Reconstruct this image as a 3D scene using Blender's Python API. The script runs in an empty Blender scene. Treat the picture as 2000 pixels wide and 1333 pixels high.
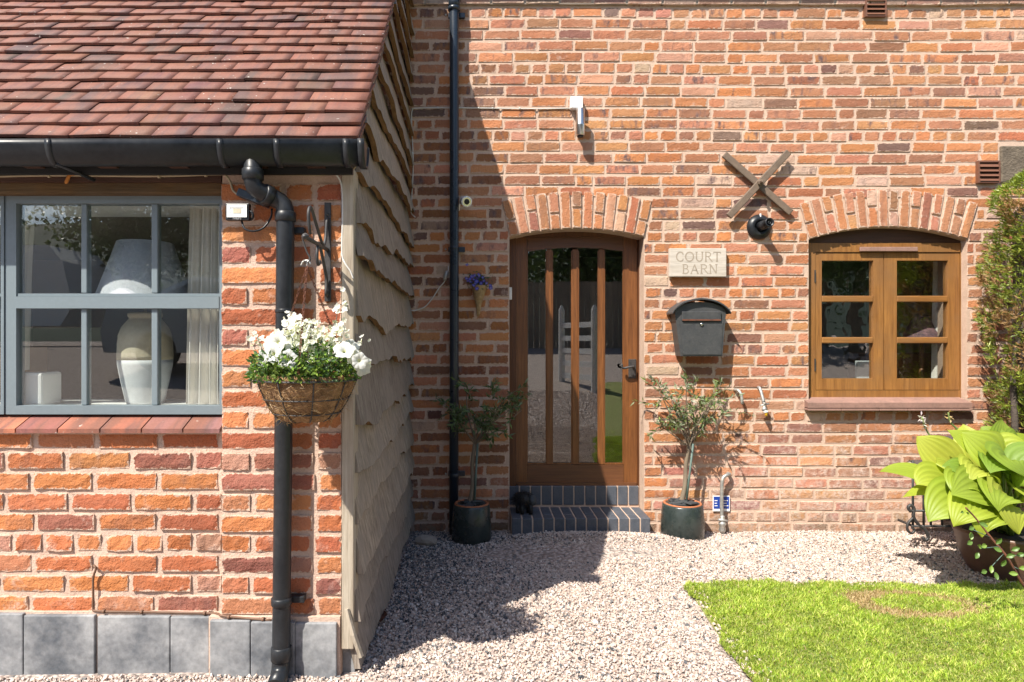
import bpy, bmesh, math, random
import numpy as np
from mathutils import Vector, Matrix, Euler
random.seed(7); RNG = np.random.default_rng(11)
R = math.radians
scene = bpy.context.scene
COL = scene.collection

# ---------------------------------------------------------------- camera, sky, sun, exposure
F, CX, CY, CAMY, CAMZ = 1270.0, 932.0, 666.5, -4.98, 1.45
cam_data = bpy.data.cameras.new('camera'); cam = bpy.data.objects.new('camera', cam_data); COL.objects.link(cam)
cam.location = (0, CAMY, CAMZ); cam.rotation_euler = (R(90), 0, 0)
cam_data.sensor_width = 36; cam_data.lens = F / 2000 * 36
cam_data.shift_x = (1000 - CX) / 2000; cam_data.clip_end = 3000; cam_data.clip_start = 0.05
scene.camera = cam
SUN = Vector((-0.875, -1.0, 1.63)).normalized()          # towards the sun
world = bpy.data.worlds.new('World'); scene.world = world; world.use_nodes = True
wn = world.node_tree; wn.nodes.clear()
sky = wn.nodes.new('ShaderNodeTexSky'); sky.sky_type = 'NISHITA'; sky.sun_disc = False
sky.sun_elevation = math.asin(SUN.z); sky.sun_rotation = math.atan2(SUN.x, SUN.y)
bgn = wn.nodes.new('ShaderNodeBackground'); bgn.inputs[1].default_value = 0.115
wo = wn.nodes.new('ShaderNodeOutputWorld'); wn.links.new(sky.outputs[0], bgn.inputs[0]); wn.links.new(bgn.outputs[0], wo.inputs[0])
sl = bpy.data.lights.new('sun', 'SUN'); sl.energy = 5.0; sl.angle = R(0.5); sl.color = (1.0, 0.935, 0.835)
so = bpy.data.objects.new('sun', sl); COL.objects.link(so); so.rotation_euler = SUN.to_track_quat('Z', 'Y').to_euler(); so.location = (-6, -8, 12)
vs = scene.view_settings; vs.view_transform = 'Standard'; vs.look = 'None'; vs.gamma = 1.0; vs.exposure = 0.95; vs.use_curve_mapping = False
scene.cycles.max_bounces = 8; scene.cycles.transparent_max_bounces = 16

# ---------------------------------------------------------------- pixel <-> place
def W(px, py, Y):
    D = Y - CAMY
    return Vector(((px - CX) * D / F, Y, CAMZ + (CY - py) * D / F))
def S(Y): return F / (Y - CAMY)
YF = -2.307                                             # face of the pilaster
YP = YF + 0.04                                          # face of the wall panel under the front window
def hbase(Y):
    if Y >= 0: return 0.0
    if Y > -2.6: return -0.0364 * Y
    if Y > -13: return 0.0946 + 0.118 * (-2.6 - Y)
    return 0.0946 + 0.118 * 10.4
def hgrav(X, Y):
    z = hbase(Y)
    if -4 < X < 6 and -3 < Y < 1: z += 0.07 * math.exp(-((Y + 0.34) / 0.22) ** 2) * (1 / (1 + math.exp(-(X - 0.25) * 9))) * (1 / (1 + math.exp((X - 1.45) * 7)))
    z += 0.012 * math.sin(X * 2.3 + 1.0) * math.sin(Y * 2.9 + X * 1.1) * (math.exp(-max(0, -Y - 4) * .3) if abs(X) < 12 and abs(Y) < 12 else 0)
    return z
def G(px, py):
    lo, hi = 0.6, 4.98
    f = lambda D: (py - CY) * D / F - (CAMZ - hbase(D + CAMY))
    for _ in range(60):
        m = (lo + hi) / 2
        if f(m) > 0: hi = m
        else: lo = m
    Y = lo + CAMY
    return Vector(((px - CX) * lo / F, Y, hbase(Y)))

# ---------------------------------------------------------------- materials
def nt(name):
    m = bpy.data.materials.new(name); m.use_nodes = True
    n = m.node_tree; n.nodes.clear()
    o = n.nodes.new('ShaderNodeOutputMaterial'); b = n.nodes.new('ShaderNodeBsdfPrincipled')
    n.links.new(b.outputs[0], o.inputs[0])
    return m, n, b
def node(n, t, **kw):
    x = n.nodes.new(t)
    for k, v in kw.items(): setattr(x, k, v)
    return x
def setin(n, sock, v):
    if hasattr(v, 'is_output') or isinstance(v, bpy.types.NodeSocket): n.links.new(v, sock)
    else: sock.default_value = v if not (isinstance(v, tuple) and len(v) == 3 and sock.type == 'RGBA') else (*v, 1)
def noise(n, scale, detail=4, rough=.6, vec=None, stretch=None):
    t = node(n, 'ShaderNodeTexNoise'); t.inputs['Scale'].default_value = scale; t.inputs['Detail'].default_value = detail; t.inputs['Roughness'].default_value = rough
    if vec is None: vec = node(n, 'ShaderNodeNewGeometry').outputs['Position']
    if stretch:
        mp = node(n, 'ShaderNodeMapping'); mp.inputs['Scale'].default_value = stretch; n.links.new(vec, mp.inputs['Vector']); vec = mp.outputs[0]
    n.links.new(vec, t.inputs['Vector'])
    return t.outputs['Fac']
def mixc(n, fac, a, b, mode='MIX'):
    x = node(n, 'ShaderNodeMix', data_type='RGBA', blend_type=mode)
    setin(n, x.inputs[0], fac); setin(n, x.inputs[6], a); setin(n, x.inputs[7], b)
    return x.outputs[2]
def mth(n, op, a, b=0.0, clamp=False):
    x = node(n, 'ShaderNodeMath', operation=op, use_clamp=clamp); setin(n, x.inputs[0], a); setin(n, x.inputs[1], b); return x.outputs[0]
def rng(n, v, a, b, c=0.0, d=1.0):
    x = node(n, 'ShaderNodeMapRange'); setin(n, x.inputs[0], v); x.inputs[1].default_value = a; x.inputs[2].default_value = b; x.inputs[3].default_value = c; x.inputs[4].default_value = d
    return x.outputs[0]
def bump(n, b, h, strength, dist=.002):
    x = node(n, 'ShaderNodeBump'); x.inputs['Strength'].default_value = strength; x.inputs['Distance'].default_value = dist
    n.links.new(h, x.inputs['Height']); n.links.new(x.outputs[0], b.inputs['Normal'])
def simple(name, col, rough=.6, var=.25, scale=8, bmp=.3, metal=0, stretch=None, col2=None, fine=60, spec=.5, bdist=.002):
    """base colour, mottled towards col2, a finer grain and a little relief"""
    m, n, b = nt(name)
    f = noise(n, scale, 5, .65, stretch=stretch)
    c2 = col2 if col2 else tuple(x * (1 - var) for x in col)
    c = mixc(n, rng(n, f, .3, .7), col, c2)
    g = noise(n, fine, 3, .6, stretch=stretch)
    c = mixc(n, var * .8, c, mixc(n, rng(n, g, .3, .7), (.25, .25, .25), (.75, .75, .75)), 'SOFT_LIGHT')
    n.links.new(c, b.inputs['Base Color'])
    n.links.new(rng(n, f, .2, .8, max(.03, rough - .12), min(1, rough + .12)), b.inputs['Roughness'])
    b.inputs['Metallic'].default_value = metal; b.inputs['Specular IOR Level'].default_value = spec
    if bmp: bump(n, b, g, bmp, bdist)
    return m
def brick_mat(name, attr):
    m, n, b = nt(name)
    if attr:
        a = node(n, 'ShaderNodeAttribute'); a.attribute_name = 'Col'; base, fl = a.outputs['Color'], a.outputs['Alpha']
    else:
        a = node(n, 'ShaderNodeObjectInfo'); base, fl = a.outputs['Color'], a.outputs['Alpha']
    pos = node(n, 'ShaderNodeNewGeometry').outputs['Position']
    big = noise(n, 13, 2, .6, pos); fine = noise(n, 95, 3, .7, pos); mid = noise(n, 34, 3, .7, pos)
    c = mixc(n, rng(n, big, .35, .7, 0, .55), base, mixc(n, .62, base, (.88, .72, .62), 'MULTIPLY'))
    c = mixc(n, rng(n, mid, .45, .8, 0, .4), c, mixc(n, .3, c, (.55, .37, .26)))
    wide = noise(n, 1.3, 3, .55, pos)
    c = mixc(n, 1.0, c, mixc(n, rng(n, wide, .3, .7), (.80, .78, .78), (1.12, 1.13, 1.12)), 'MULTIPLY')
    # burnt dark flares, each brick its own amount (alpha)
    fl_n = noise(n, 17, 3, .6, pos, stretch=(1.0, 1, .45))
    flare = mth(n, 'MULTIPLY', rng(n, fl_n, .50, .68), fl, True)
    c = mixc(n, flare, c, mixc(n, rng(n, mid, .3, .7), (.085, .055, .058), (.17, .11, .10)))
    # lime bloom and mortar smears, mostly low on the wall
    sep = node(n, 'ShaderNodeSeparateXYZ'); n.links.new(pos, sep.inputs[0])
    low = mth(n, 'MULTIPLY', rng(n, sep.outputs[2], .05, 1.15, .30, 0.0), rng(n, sep.outputs[0], 1.15, 2.0, .25, 1.0))
    bl = noise(n, 7, 4, .7, pos)
    sm = rng(n, mth(n, 'ADD', bl, low), .62, .78, 0, .8)
    sm = mth(n, 'MULTIPLY', sm, rng(n, mid, .35, .6), True)
    c = mixc(n, sm, c, (.58, .45, .38))
    foot = mth(n, 'MULTIPLY', rng(n, sep.outputs[2], .03, .2, .75, 0), rng(n, bl, .35, .6), True)
    c = mixc(n, foot, c, (.17, .13, .085))
    # dark specks for pits: cavity shade put into the colour, no relief
    v = node(n, 'ShaderNodeTexVoronoi'); v.inputs['Scale'].default_value = 120; n.links.new(pos, v.inputs['Vector'])
    pit = mth(n, 'MULTIPLY', rng(n, v.outputs['Distance'], .12, .3, 1, 0), rng(n, mid, .48, .62), True)
    c = mixc(n, mth(n, 'MULTIPLY', pit, .6), c, (.1, .045, .03))
    # mortar lapping over worn arrises: the mesh carries the distance from the brick's edge
    ed = node(n, 'ShaderNodeAttribute'); ed.attribute_name = 'Edge'
    en = noise(n, 42, 4, .72, pos); en2 = noise(n, 6, 1, .5, pos)
    lap = mth(n, 'SUBTRACT', mth(n, 'ADD', mth(n, 'MULTIPLY', en, 1.5), mth(n, 'MULTIPLY', en2, .55)), mth(n, 'ADD', mth(n, 'MULTIPLY', ed.outputs['Fac'], .80), .755))
    lapf = rng(n, lap, -.03, .09, 0, .92)
    mc = mixc(n, rng(n, fine, .35, .65), (.57, .42, .325), (.46, .33, .255))
    c = mixc(n, lapf, c, mc)
    rim = mth(n, 'MULTIPLY', rng(n, ed.outputs['Fac'], .0, .45, .5, 0), rng(n, mid, .35, .6), True)
    c = mixc(n, mth(n, 'MULTIPLY', rim, mth(n, 'SUBTRACT', 1.0, lapf)), c, mixc(n, .75, c, (.55, .42, .36), 'MULTIPLY'))
    n.links.new(c, b.inputs['Base Color']); b.inputs['Roughness'].default_value = .9; b.inputs['Specular IOR Level'].default_value = .25
    h = mth(n, 'ADD', mth(n, 'MULTIPLY', fine, .7), mid)
    bump(n, b, h, .9, .008)
    return m
def glass_mat(name, ior=1.75, tint=(.93, .95, .94), wob=.0):
    m, n, b = nt(name); n.nodes.remove(b)
    o = [x for x in n.nodes if x.type == 'OUTPUT_MATERIAL'][0]
    fr = node(n, 'ShaderNodeFresnel'); bf = node(n, 'ShaderNodeNewGeometry').outputs['Backfacing']
    n.links.new(rng(n, bf, 0, 1, ior, 1 / ior), fr.inputs[0])
    tr = node(n, 'ShaderNodeBsdfTransparent'); tr.inputs[0].default_value = (*tint, 1)
    gl = node(n, 'ShaderNodeBsdfGlossy'); gl.inputs['Roughness'].default_value = .0; gl.inputs[0].default_value = (1, 1, 1, 1)
    if wob:
        bp = node(n, 'ShaderNodeBump'); bp.inputs['Strength'].default_value = wob; bp.inputs['Distance'].default_value = .01
        n.links.new(noise(n, 9, 1, .5), bp.inputs['Height']); n.links.new(bp.outputs[0], gl.inputs['Normal'])
    mx = node(n, 'ShaderNodeMixShader'); n.links.new(fr.outputs[0], mx.inputs[0]); n.links.new(tr.outputs[0], mx.inputs[1]); n.links.new(gl.outputs[0], mx.inputs[2])
    n.links.new(mx.outputs[0], o.inputs[0])
    return m
def leaf_mat(name, cols, rough=.5, trans=.35, scale=30):
    """leaf: colour from the mesh's own Col attribute times a small mottling, light comes through"""
    m, n, b = nt(name)
    a = node(n, 'ShaderNodeAttribute'); a.attribute_name = 'Col'
    f = noise(n, scale, 3, .6)
    c = mixc(n, rng(n, f, .3, .7, 0, .35), a.outputs['Color'], mixc(n, 1, a.outputs['Color'], cols, 'MULTIPLY'))
    n.links.new(c, b.inputs['Base Color']); b.inputs['Roughness'].default_value = rough
    t = node(n, 'ShaderNodeBsdfTranslucent'); n.links.new(mixc(n, 1, c, (1.15, 1.2, .6), 'MULTIPLY'), t.inputs[0])
    mx = node(n, 'ShaderNodeMixShader'); mx.inputs[0].default_value = trans
    o = [x for x in n.nodes if x.type == 'OUTPUT_MATERIAL'][0]
    n.links.new(b.outputs[0], mx.inputs[1]); n.links.new(t.outputs[0], mx.inputs[2]); n.links.new(mx.outputs[0], o.inputs[0])
    return m
def attr_mat(name, rough=.9, scale=120, bmp=.4):
    m, n, b = nt(name)
    a = node(n, 'ShaderNodeAttribute'); a.attribute_name = 'Col'
    f = noise(n, scale, 4, .6)
    c = mixc(n, .5, a.outputs['Color'], mixc(n, rng(n, f, .3, .7), (.3, .3, .3), (.7, .7, .7)), 'SOFT_LIGHT')
    n.links.new(c, b.inputs['Base Color']); b.inputs['Roughness'].default_value = rough
    bump(n, b, f, bmp, .002)
    return m
def wood_mat(name, c1, c2, axis='z', rough=.6, scale=1.0, spec=.4, grey=None, bmp=.4):
    m, n, b = nt(name)
    st = {'z': (22, 22, 1.1), 'x': (1.1, 22, 22), 'y': (22, 1.1, 22)}[axis]
    st = tuple(s * scale for s in st)
    g = noise(n, 2.2, 6, .65, stretch=st); h = noise(n, 7, 4, .6, stretch=st); big = noise(n, 4, 3, .6)
    c = mixc(n, rng(n, g, .32, .68), c1, c2)
    c = mixc(n, rng(n, h, .5, .75, 0, .55), c, tuple(x * .45 for x in c2))
    if name in ('weather', 'fence'):
        oi = node(n, 'ShaderNodeObjectInfo'); c = mixc(n, 1.0, c, mixc(n, oi.outputs['Random'], (.72, .72, .74), (1.2, 1.17, 1.1)), 'MULTIPLY')
    if grey: c = mixc(n, rng(n, big, .42, .66, 0, .8), c, grey)
    n.links.new(c, b.inputs['Base Color']); b.inputs['Roughness'].default_value = rough; b.inputs['Specular IOR Level'].default_value = spec
    bump(n, b, h, bmp, .003)
    return m
M = {}
M['brick'] = brick_mat('brick', False); M['brick_mass'] = brick_mat('brick_mass', True)
M['mortar'] = simple('mortar', (.57, .42, .325), .95, .3, 10, .9, fine=170, col2=(.45, .325, .25), spec=.2, bdist=.004)
M['mortar_grey'] = simple('mortar_grey', (.40, .33, .27), .95, .35, 9, .9, fine=170, spec=.2, bdist=.004)
M['mortar_pale'] = simple('mortar_pale', (.58, .43, .34), .95, .4, 7, 1.0, col2=(.43, .31, .245), fine=110, spec=.2, bdist=.004)
M['slab'] = simple('slab', (.055, .065, .08), .7, .6, 4.5, .5, col2=(.30, .305, .31), fine=40)
M['blue_brick'] = simple('blue_brick', (.055, .066, .085), .5, .4, 14, .35, col2=(.09, .095, .11), fine=90)
M['tile'] = None
M['black_plastic'] = simple('black_plastic', (.012, .0135, .016), .36, .4, 5, .08, col2=(.022, .024, .027), fine=40, spec=.32)
M['blue_black'] = simple('blue_black', (.012, .02, .032), .3, .3, 5, .1, col2=(.02, .028, .04), fine=60)
M['black_iron'] = simple('black_iron', (.02, .02, .022), .55, .5, 20, .3, col2=(.05, .045, .042), fine=120)
M['box_grey'] = simple('box_grey', (.036, .039, .043), .5, .4, 14, .2, col2=(.06, .06, .06), fine=90)
M['rust'] = simple('rust', (.17, .055, .025), .85, .4, 30, .5, col2=(.07, .03, .02))
M['oak'] = wood_mat('oak', (.31, .145, .04), (.18, .075, .02), 'z', .42, spec=.5, grey=(.21, .105, .04))
M['oak_x'] = wood_mat('oak_x', (.31, .145, .04), (.18, .075, .02), 'x', .42, spec=.5, grey=(.21, .105, .04))
M['door_z'] = wood_mat('door_z', (.21, .078, .022), (.10, .036, .011), 'z', .38, spec=.5)
M['door_x'] = wood_mat('door_x', (.15, .058, .022), (.085, .032, .013), 'x', .42, spec=.5)
M['frame_dark'] = wood_mat('frame_dark', (.14, .052, .018), (.07, .027, .011), 'z', .5)
M['brown_board'] = wood_mat('brown_board', (.075, .034, .02), (.045, .02, .013), 'x', .55)
M['weather'] = wood_mat('weather', (.44, .385, .325), (.17, .14, .112), 'z', .9, scale=1.1, spec=.15, grey=(.27, .235, .20), bmp=1.0)
M['weather_edge'] = wood_mat('weather_edge', (.24, .15, .075), (.12, .07, .035), 'y', .9, spec=.1)
M['post'] = wood_mat('post', (.46, .41, .33), (.26, .21, .155), 'z', .9, scale=1.0, spec=.15, grey=(.33, .28, .22), bmp=.7)
M['old_beam'] = wood_mat('old_beam', (.16, .10, .05), (.055, .035, .02), 'x', .9, spec=.1, grey=(.10, .075, .05), bmp=1.0)
M['grey_paint'] = simple('grey_paint', (.16, .20, .22), .45, .12, 6, .12, fine=70, stretch=(1, 1, 1))
M['white'] = simple('white', (.78, .78, .76), .5, .06, 6, .05)
M['white_plastic'] = simple('white_plastic', (.80, .80, .79), .35, .05, 6, .03)
M['cable'] = simple('cable', (.62, .60, .56), .5, .15, 9, .05)
M['cable_tan'] = simple('cable_tan', (.38, .31, .2), .6, .2, 9, .05)
M['cable_brown'] = simple('cable_brown', (.16, .085, .05), .6, .2, 9, .05)
M['steel'] = simple('steel', (.62, .62, .60), .28, .08, 6, .05, metal=1, fine=90, stretch=(1, 1, .06))
M['galv'] = simple('galv', (.32, .35, .36), .5, .4, 30, .3, metal=.7, col2=(.55, .52, .46))
M['pot_green'] = simple('pot_green', (.017, .025, .025), .28, .4, 9, .1, col2=(.04, .05, .046), fine=30)
M['terracotta'] = simple('terracotta', (.42, .145, .06), .8, .3, 20, .3)
M['pot_brown'] = simple('pot_brown', (.095, .048, .032), .4, .35, 6, .2, col2=(.14, .075, .05))
M['slate'] = simple('slate', (.05, .055, .06), .7, .4, 30, .4)
M['stone_sill'] = simple('stone_sill', (.29, .165, .13), .85, .3, 12, .5, col2=(.20, .12, .095))
M['stone_pad'] = simple('stone_pad', (.17, .135, .095), .95, .5, 9, 1.0, col2=(.09, .07, .05), bdist=.01)
M['sign'] = wood_mat('sign', (.55, .50, .44), (.42, .37, .31), 'x', .85, spec=.2)
M['letter'] = simple('letter', (.33, .275, .215), .9, .2, 20, .2)
M['glass'] = glass_mat('glass', 1.75); M['glass_door'] = glass_mat('glass_door', 1.95); M['glass_old'] = glass_mat('glass_old', 2.0, wob=.12)
M['coir'] = simple('coir', (.34, .20, .09), .95, .5, 22, 1.0, col2=(.11, .055, .022), fine=110, bdist=.01)
M['fibre'] = simple('fibre', (.36, .22, .10), .9, .4, 30, .2, col2=(.2, .1, .04))
M['bark'] = simple('bark', (.21, .165, .115), .9, .4, 30, .6, col2=(.12, .09, .065), stretch=(1, 1, .3))
M['stake'] = simple('stake', (.10, .15, .13), .6, .3, 10, .2)
M['log_bark'] = simple('log_bark', (.10, .075, .06), .95, .5, 30, 1.0, col2=(.045, .035, .03), bdist=.008)
M['soil'] = simple('soil', (.035, .026, .02), .95, .4, 40, .8)
M['room'] = simple('room', (.20, .17, .145), .9, .1, 3, 0)
M['room_pale'] = simple('room_pale', (.34, .34, .24), .9, .1, 3, 0)
M['floor_dark'] = simple('floor_dark', (.10, .075, .06), .7, .2, 5, 0)
M['furniture'] = wood_mat('furniture', (.22, .10, .04), (.13, .055, .02), 'x', .5)
M['carton'] = simple('carton', (.36, .22, .11), .9, .15, 8, .1)
M['curtain'] = simple('curtain', (.82, .78, .72), .95, .08, 20, .2, fine=150)
M['shade'] = simple('shade', (.45, .46, .50), .95, .15, 60, .3, fine=160)
M['vase_top'] = simple('vase_top', (.52, .46, .34), .8, .2, 14, .5)
M['vase_low'] = simple('vase_low', (.62, .63, .64), .75, .12, 16, .4)
M['flame_orange'] = simple('orange_tag', (.45, .17, .03), .8, .2, 20, .2)
M['lens'] = simple('lens', (.62, .66, .66), .2, .1, 20, 0)
M['black_hole'] = simple('black_hole', (.008, .008, .008), .6, .1, 5, 0)
M['vent'] = simple('vent', (.17, .075, .045), .5, .2, 12, .1)
M['cross'] = simple('cross', (.105, .075, .052), .75, .4, 25, .5, col2=(.17, .12, .085), fine=120)
M['blue_label'] = simple('blue_label', (.012, .05, .30), .4, .1, 9, 0)
M['brass'] = simple('brass', (.55, .42, .2), .4, .2, 20, .1, metal=.8)
M['yellow'] = simple('yellow', (.75, .45, .02), .4, .05, 5, 0)
M['car_paint'] = simple('car_paint', (.25, .28, .33), .2, .05, 3, 0, metal=.6)
M['car_glass'] = simple('car_glass', (.015, .018, .02), .08, .05, 3, 0)
M['rubber'] = simple('rubber', (.02, .02, .02), .8, .1, 5, .1)
M['fence'] = wood_mat('fence', (.30, .25, .20), (.2, .165, .13), 'z', .9, spec=.1)
M['gate'] = wood_mat('gate', (.78, .77, .74), (.62, .60, .57), 'x', .9, spec=.1)
M['hill'] = simple('hill', (.075, .10, .07), .95, .5, .03, 0, col2=(.05, .07, .055), fine=.2)
M['wicker'] = simple('wicker', (.42, .30, .15), .9, .4, 50, .8, col2=(.22, .14, .06), fine=150)
M['plaid'] = simple('plaid', (.25, .13, .14), .8, .6, 22, .2, col2=(.05, .035, .05), fine=60)
M['stone'] = attr_mat('gravel_stone', .9, 160, .4)
M['grass'] = leaf_mat('grass', (.7, .8, .6), .55, .35)
M['leaf'] = leaf_mat('leaf', (.7, .75, .65), .42, .25)
M['hosta'] = leaf_mat('hosta', (.72, .8, .55), .5, .42, 9)
M['petal'] = leaf_mat('petal', (.93, .93, .9), .6, .35, 40)
def tile_mat(name, attr):
    m, n, b = nt(name)
    a = node(n, 'ShaderNodeAttribute' if attr else 'ShaderNodeObjectInfo')
    if attr: a.attribute_name = 'Col'
    pos = node(n, 'ShaderNodeNewGeometry').outputs['Position']
    s = noise(n, 9, 4, .6, pos, stretch=(1.0, .22, .22)); f = noise(n, 130, 4, .6, pos); g = noise(n, 16, 4, .6, pos, stretch=(2.2, .25, .25))
    c = mixc(n, rng(n, s, .40, .60), a.outputs['Color'], (.185, .075, .05))
    c = mixc(n, rng(n, g, .50, .72, 0, .6), c, (.085, .05, .048))
    c = mixc(n, .4, c, mixc(n, rng(n, f, .3, .7), (.3, .3, .3), (.7, .7, .7)), 'SOFT_LIGHT')
    sp = noise(n, 55, 2, .5, pos); sp2 = noise(n, 3.1, 2, .5, pos)
    c = mixc(n, mth(n, 'MULTIPLY', rng(n, sp, .70, .74), rng(n, sp2, .5, .6), True), c, (.6, .58, .52))
    n.links.new(c, b.inputs['Base Color']); b.inputs['Roughness'].default_value = .72; b.inputs['Specular IOR Level'].default_value = .4
    bump(n, b, f, .35, .002)
    return m
M['tile'] = tile_mat('tile', False); M['tile_mass'] = tile_mat('tile_mass', True)

# ---------------------------------------------------------------- mesh helpers
class MB:
    """collects geometry in world coordinates, then links it as ONE mesh object"""
    def __init__(s): s.v = []; s.f = []; s.c = []; s.sm = []
    def add(s, vs, fs, col=None, smooth=False):
        o = len(s.v); s.v.extend([tuple(p) for p in vs])
        for f in fs: s.f.append(tuple(i + o for i in f)); s.sm.append(smooth)
        s.c.extend([col if col else (.5, .5, .5, 1)] * len(vs))
        return s
    def box(s, x0, x1, y0, y1, z0, z1, col=None, bev=0.0):
        if bev <= 0:
            vs = [(x, y, z) for x in (x0, x1) for y in (y0, y1) for z in (z0, z1)]
            fs = [(0, 1, 3, 2), (4, 6, 7, 5), (0, 4, 5, 1), (2, 3, 7, 6), (0, 2, 6, 4), (1, 5, 7, 3)]
            return s.add(vs, fs, col)
        bm = bmesh.new(); bmesh.ops.create_cube(bm, size=1)
        for v in bm.verts: v.co = Vector((x0 + (v.co.x + .5) * (x1 - x0), y0 + (v.co.y + .5) * (y1 - y0), z0 + (v.co.z + .5) * (z1 - z0)))
        bmesh.ops.bevel(bm, geom=bm.edges[:], offset=bev, segments=2, affect='EDGES', profile=.5)
        return s.bm(bm, col)
    def bm(s, bm, col=None, smooth=False, mat=None):
        bm.verts.index_update()
        vs = [(mat @ v.co if mat else v.co.copy()) for v in bm.verts]; fs = [tuple(v.index for v in f.verts) for f in bm.faces]
        bm.free(); return s.add(vs, fs, col, smooth)
    def obox(s, c, ax, half, col=None, bev=0):
        """box at c with axes ax (3 unit vectors) and half sizes"""
        t = MB(); t.box(-half[0], half[0], -half[1], half[1], -half[2], half[2], bev=bev)
        m = Matrix((ax[0], ax[1], ax[2])).transposed()
        return s.add([Vector(c) + m @ Vector(p) for p in t.v], t.f, col)
    def prism(s, poly, y0, y1, col=None):
        """polygon in (x, z) pushed from y0 to y1"""
        n = len(poly)
        vs = [(x, y0, z) for x, z in poly] + [(x, y1, z) for x, z in poly]
        fs = [tuple(range(n)), tuple(range(2 * n - 1, n - 1, -1))] + [(i, i + n, (i + 1) % n + n, (i + 1) % n) for i in range(n)]
        return s.add(vs, fs, col)
    def ring(s, o, i, y0, y1, col=None):
        """rectangular frame: outer (x0,x1,z0,z1) with an opening, one closed body"""
        vs = []
        for y in (y0, y1):
            for (a, b, c, d) in (o, i): vs += [(a, y, c), (b, y, c), (b, y, d), (a, y, d)]
        fs = []
        for k in range(4):
            l = (k + 1) % 4
            fs += [(k, l, 4 + l, 4 + k), (8 + l, 8 + k, 12 + k, 12 + l), (k, 8 + k, 8 + l, l), (4 + l, 12 + l, 12 + k, 4 + k)]
        return s.add(vs, fs, col)
    def tube(s, pts, r, n=8, col=None, cap=True, smooth=True):
        pts = [Vector(p) for p in pts]; k = len(pts)
        rs = r if isinstance(r, (list, tuple)) else [r] * k
        vs = []; up = None
        for i, p in enumerate(pts):
            t = (pts[min(i + 1, k - 1)] - pts[max(i - 1, 0)])
            t = t.normalized() if t.length > 1e-9 else Vector((0, 0, 1))
            if up is None: up = t.orthogonal().normalized()
            up = (up - t * up.dot(t)); up = up.normalized() if up.length > 1e-6 else t.orthogonal().normalized()
            w = t.cross(up)
            for j in range(n):
                a = 2 * math.pi * j / n
                vs.append(p + (up * math.cos(a) + w * math.sin(a)) * rs[i])
        fs = [(i * n + j, i * n + (j + 1) % n, (i + 1) * n + (j + 1) % n, (i + 1) * n + j) for i in range(k - 1) for j in range(n)]
        s.add(vs, fs, col, smooth)
        if cap:
            o = len(s.v) - len(vs)
            s.f.append(tuple(o + j for j in reversed(range(n)))); s.sm.append(False)
            s.f.append(tuple(o + (k - 1) * n + j for j in range(n))); s.sm.append(False)
        return s
    def lathe(s, prof, c, n=28, col=None, axis=Vector((0, 0, 1)), smooth=True, wob=0):
        """profile of (radius, height) turned about an axis through c"""
        axis = Vector(axis).normalized(); u = axis.orthogonal().normalized(); w = axis.cross(u); c = Vector(c); vs = []
        for (r, h) in prof:
            for j in range(n):
                a = 2 * math.pi * j / n; rr = r * (1 + wob * math.sin(3 * a + h * 9))
                vs.append(c + axis * h + (u * math.cos(a) + w * math.sin(a)) * rr)
        k = len(prof)
        fs = [(i * n + j, i * n + (j + 1) % n, (i + 1) * n + (j + 1) % n, (i + 1) * n + j) for i in range(k - 1) for j in range(n)]
        s.add(vs, fs, col, smooth)
        o = len(s.v) - len(vs)
        if prof[0][0] > 1e-5: s.f.append(tuple(o + j for j in reversed(range(n)))); s.sm.append(False)
        if prof[-1][0] > 1e-5: s.f.append(tuple(o + (k - 1) * n + j for j in range(n))); s.sm.append(False)
        return s
    def grid(s, fn, nu, nv, col=None, smooth=True, thick=None):
        vs = [Vector(fn(i / nu, j / nv)) for j in range(nv + 1) for i in range(nu + 1)]
        fs = [(j * (nu + 1) + i, j * (nu + 1) + i + 1, (j + 1) * (nu + 1) + i + 1, (j + 1) * (nu + 1) + i) for j in range(nv) for i in range(nu)]
        s.add(vs, fs, col, smooth)
        return s
    def mesh(s, name, off=Vector((0, 0, 0)), cols=False):
        me = bpy.data.meshes.new(name)
        me.from_pydata([(p[0] - off[0], p[1] - off[1], p[2] - off[2]) for p in s.v], [], s.f)
        me.polygons.foreach_set('use_smooth', s.sm)
        if cols:
            ca = me.color_attributes.new('Col', 'FLOAT_COLOR', 'POINT')
            ca.data.foreach_set('color', np.array([(*c, 1) if len(c) == 3 else c for c in s.c], dtype=np.float32).ravel())
        me.update(); return me
    def build(s, name, mat, parent=None, cols=False, **props):
        off = wloc(parent) if parent else Vector((0, 0, 0))
        me = s.mesh(name, off, cols)
        me.materials.append(M[mat] if isinstance(mat, str) else mat)
        o = bpy.data.objects.new(name, me); COL.objects.link(o); o.parent = parent
        for k, v in props.items(): o[k] = v
        return o
def wloc(o):
    p = Vector((0, 0, 0))
    while o: p += o.location; o = o.parent
    return p
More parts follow.
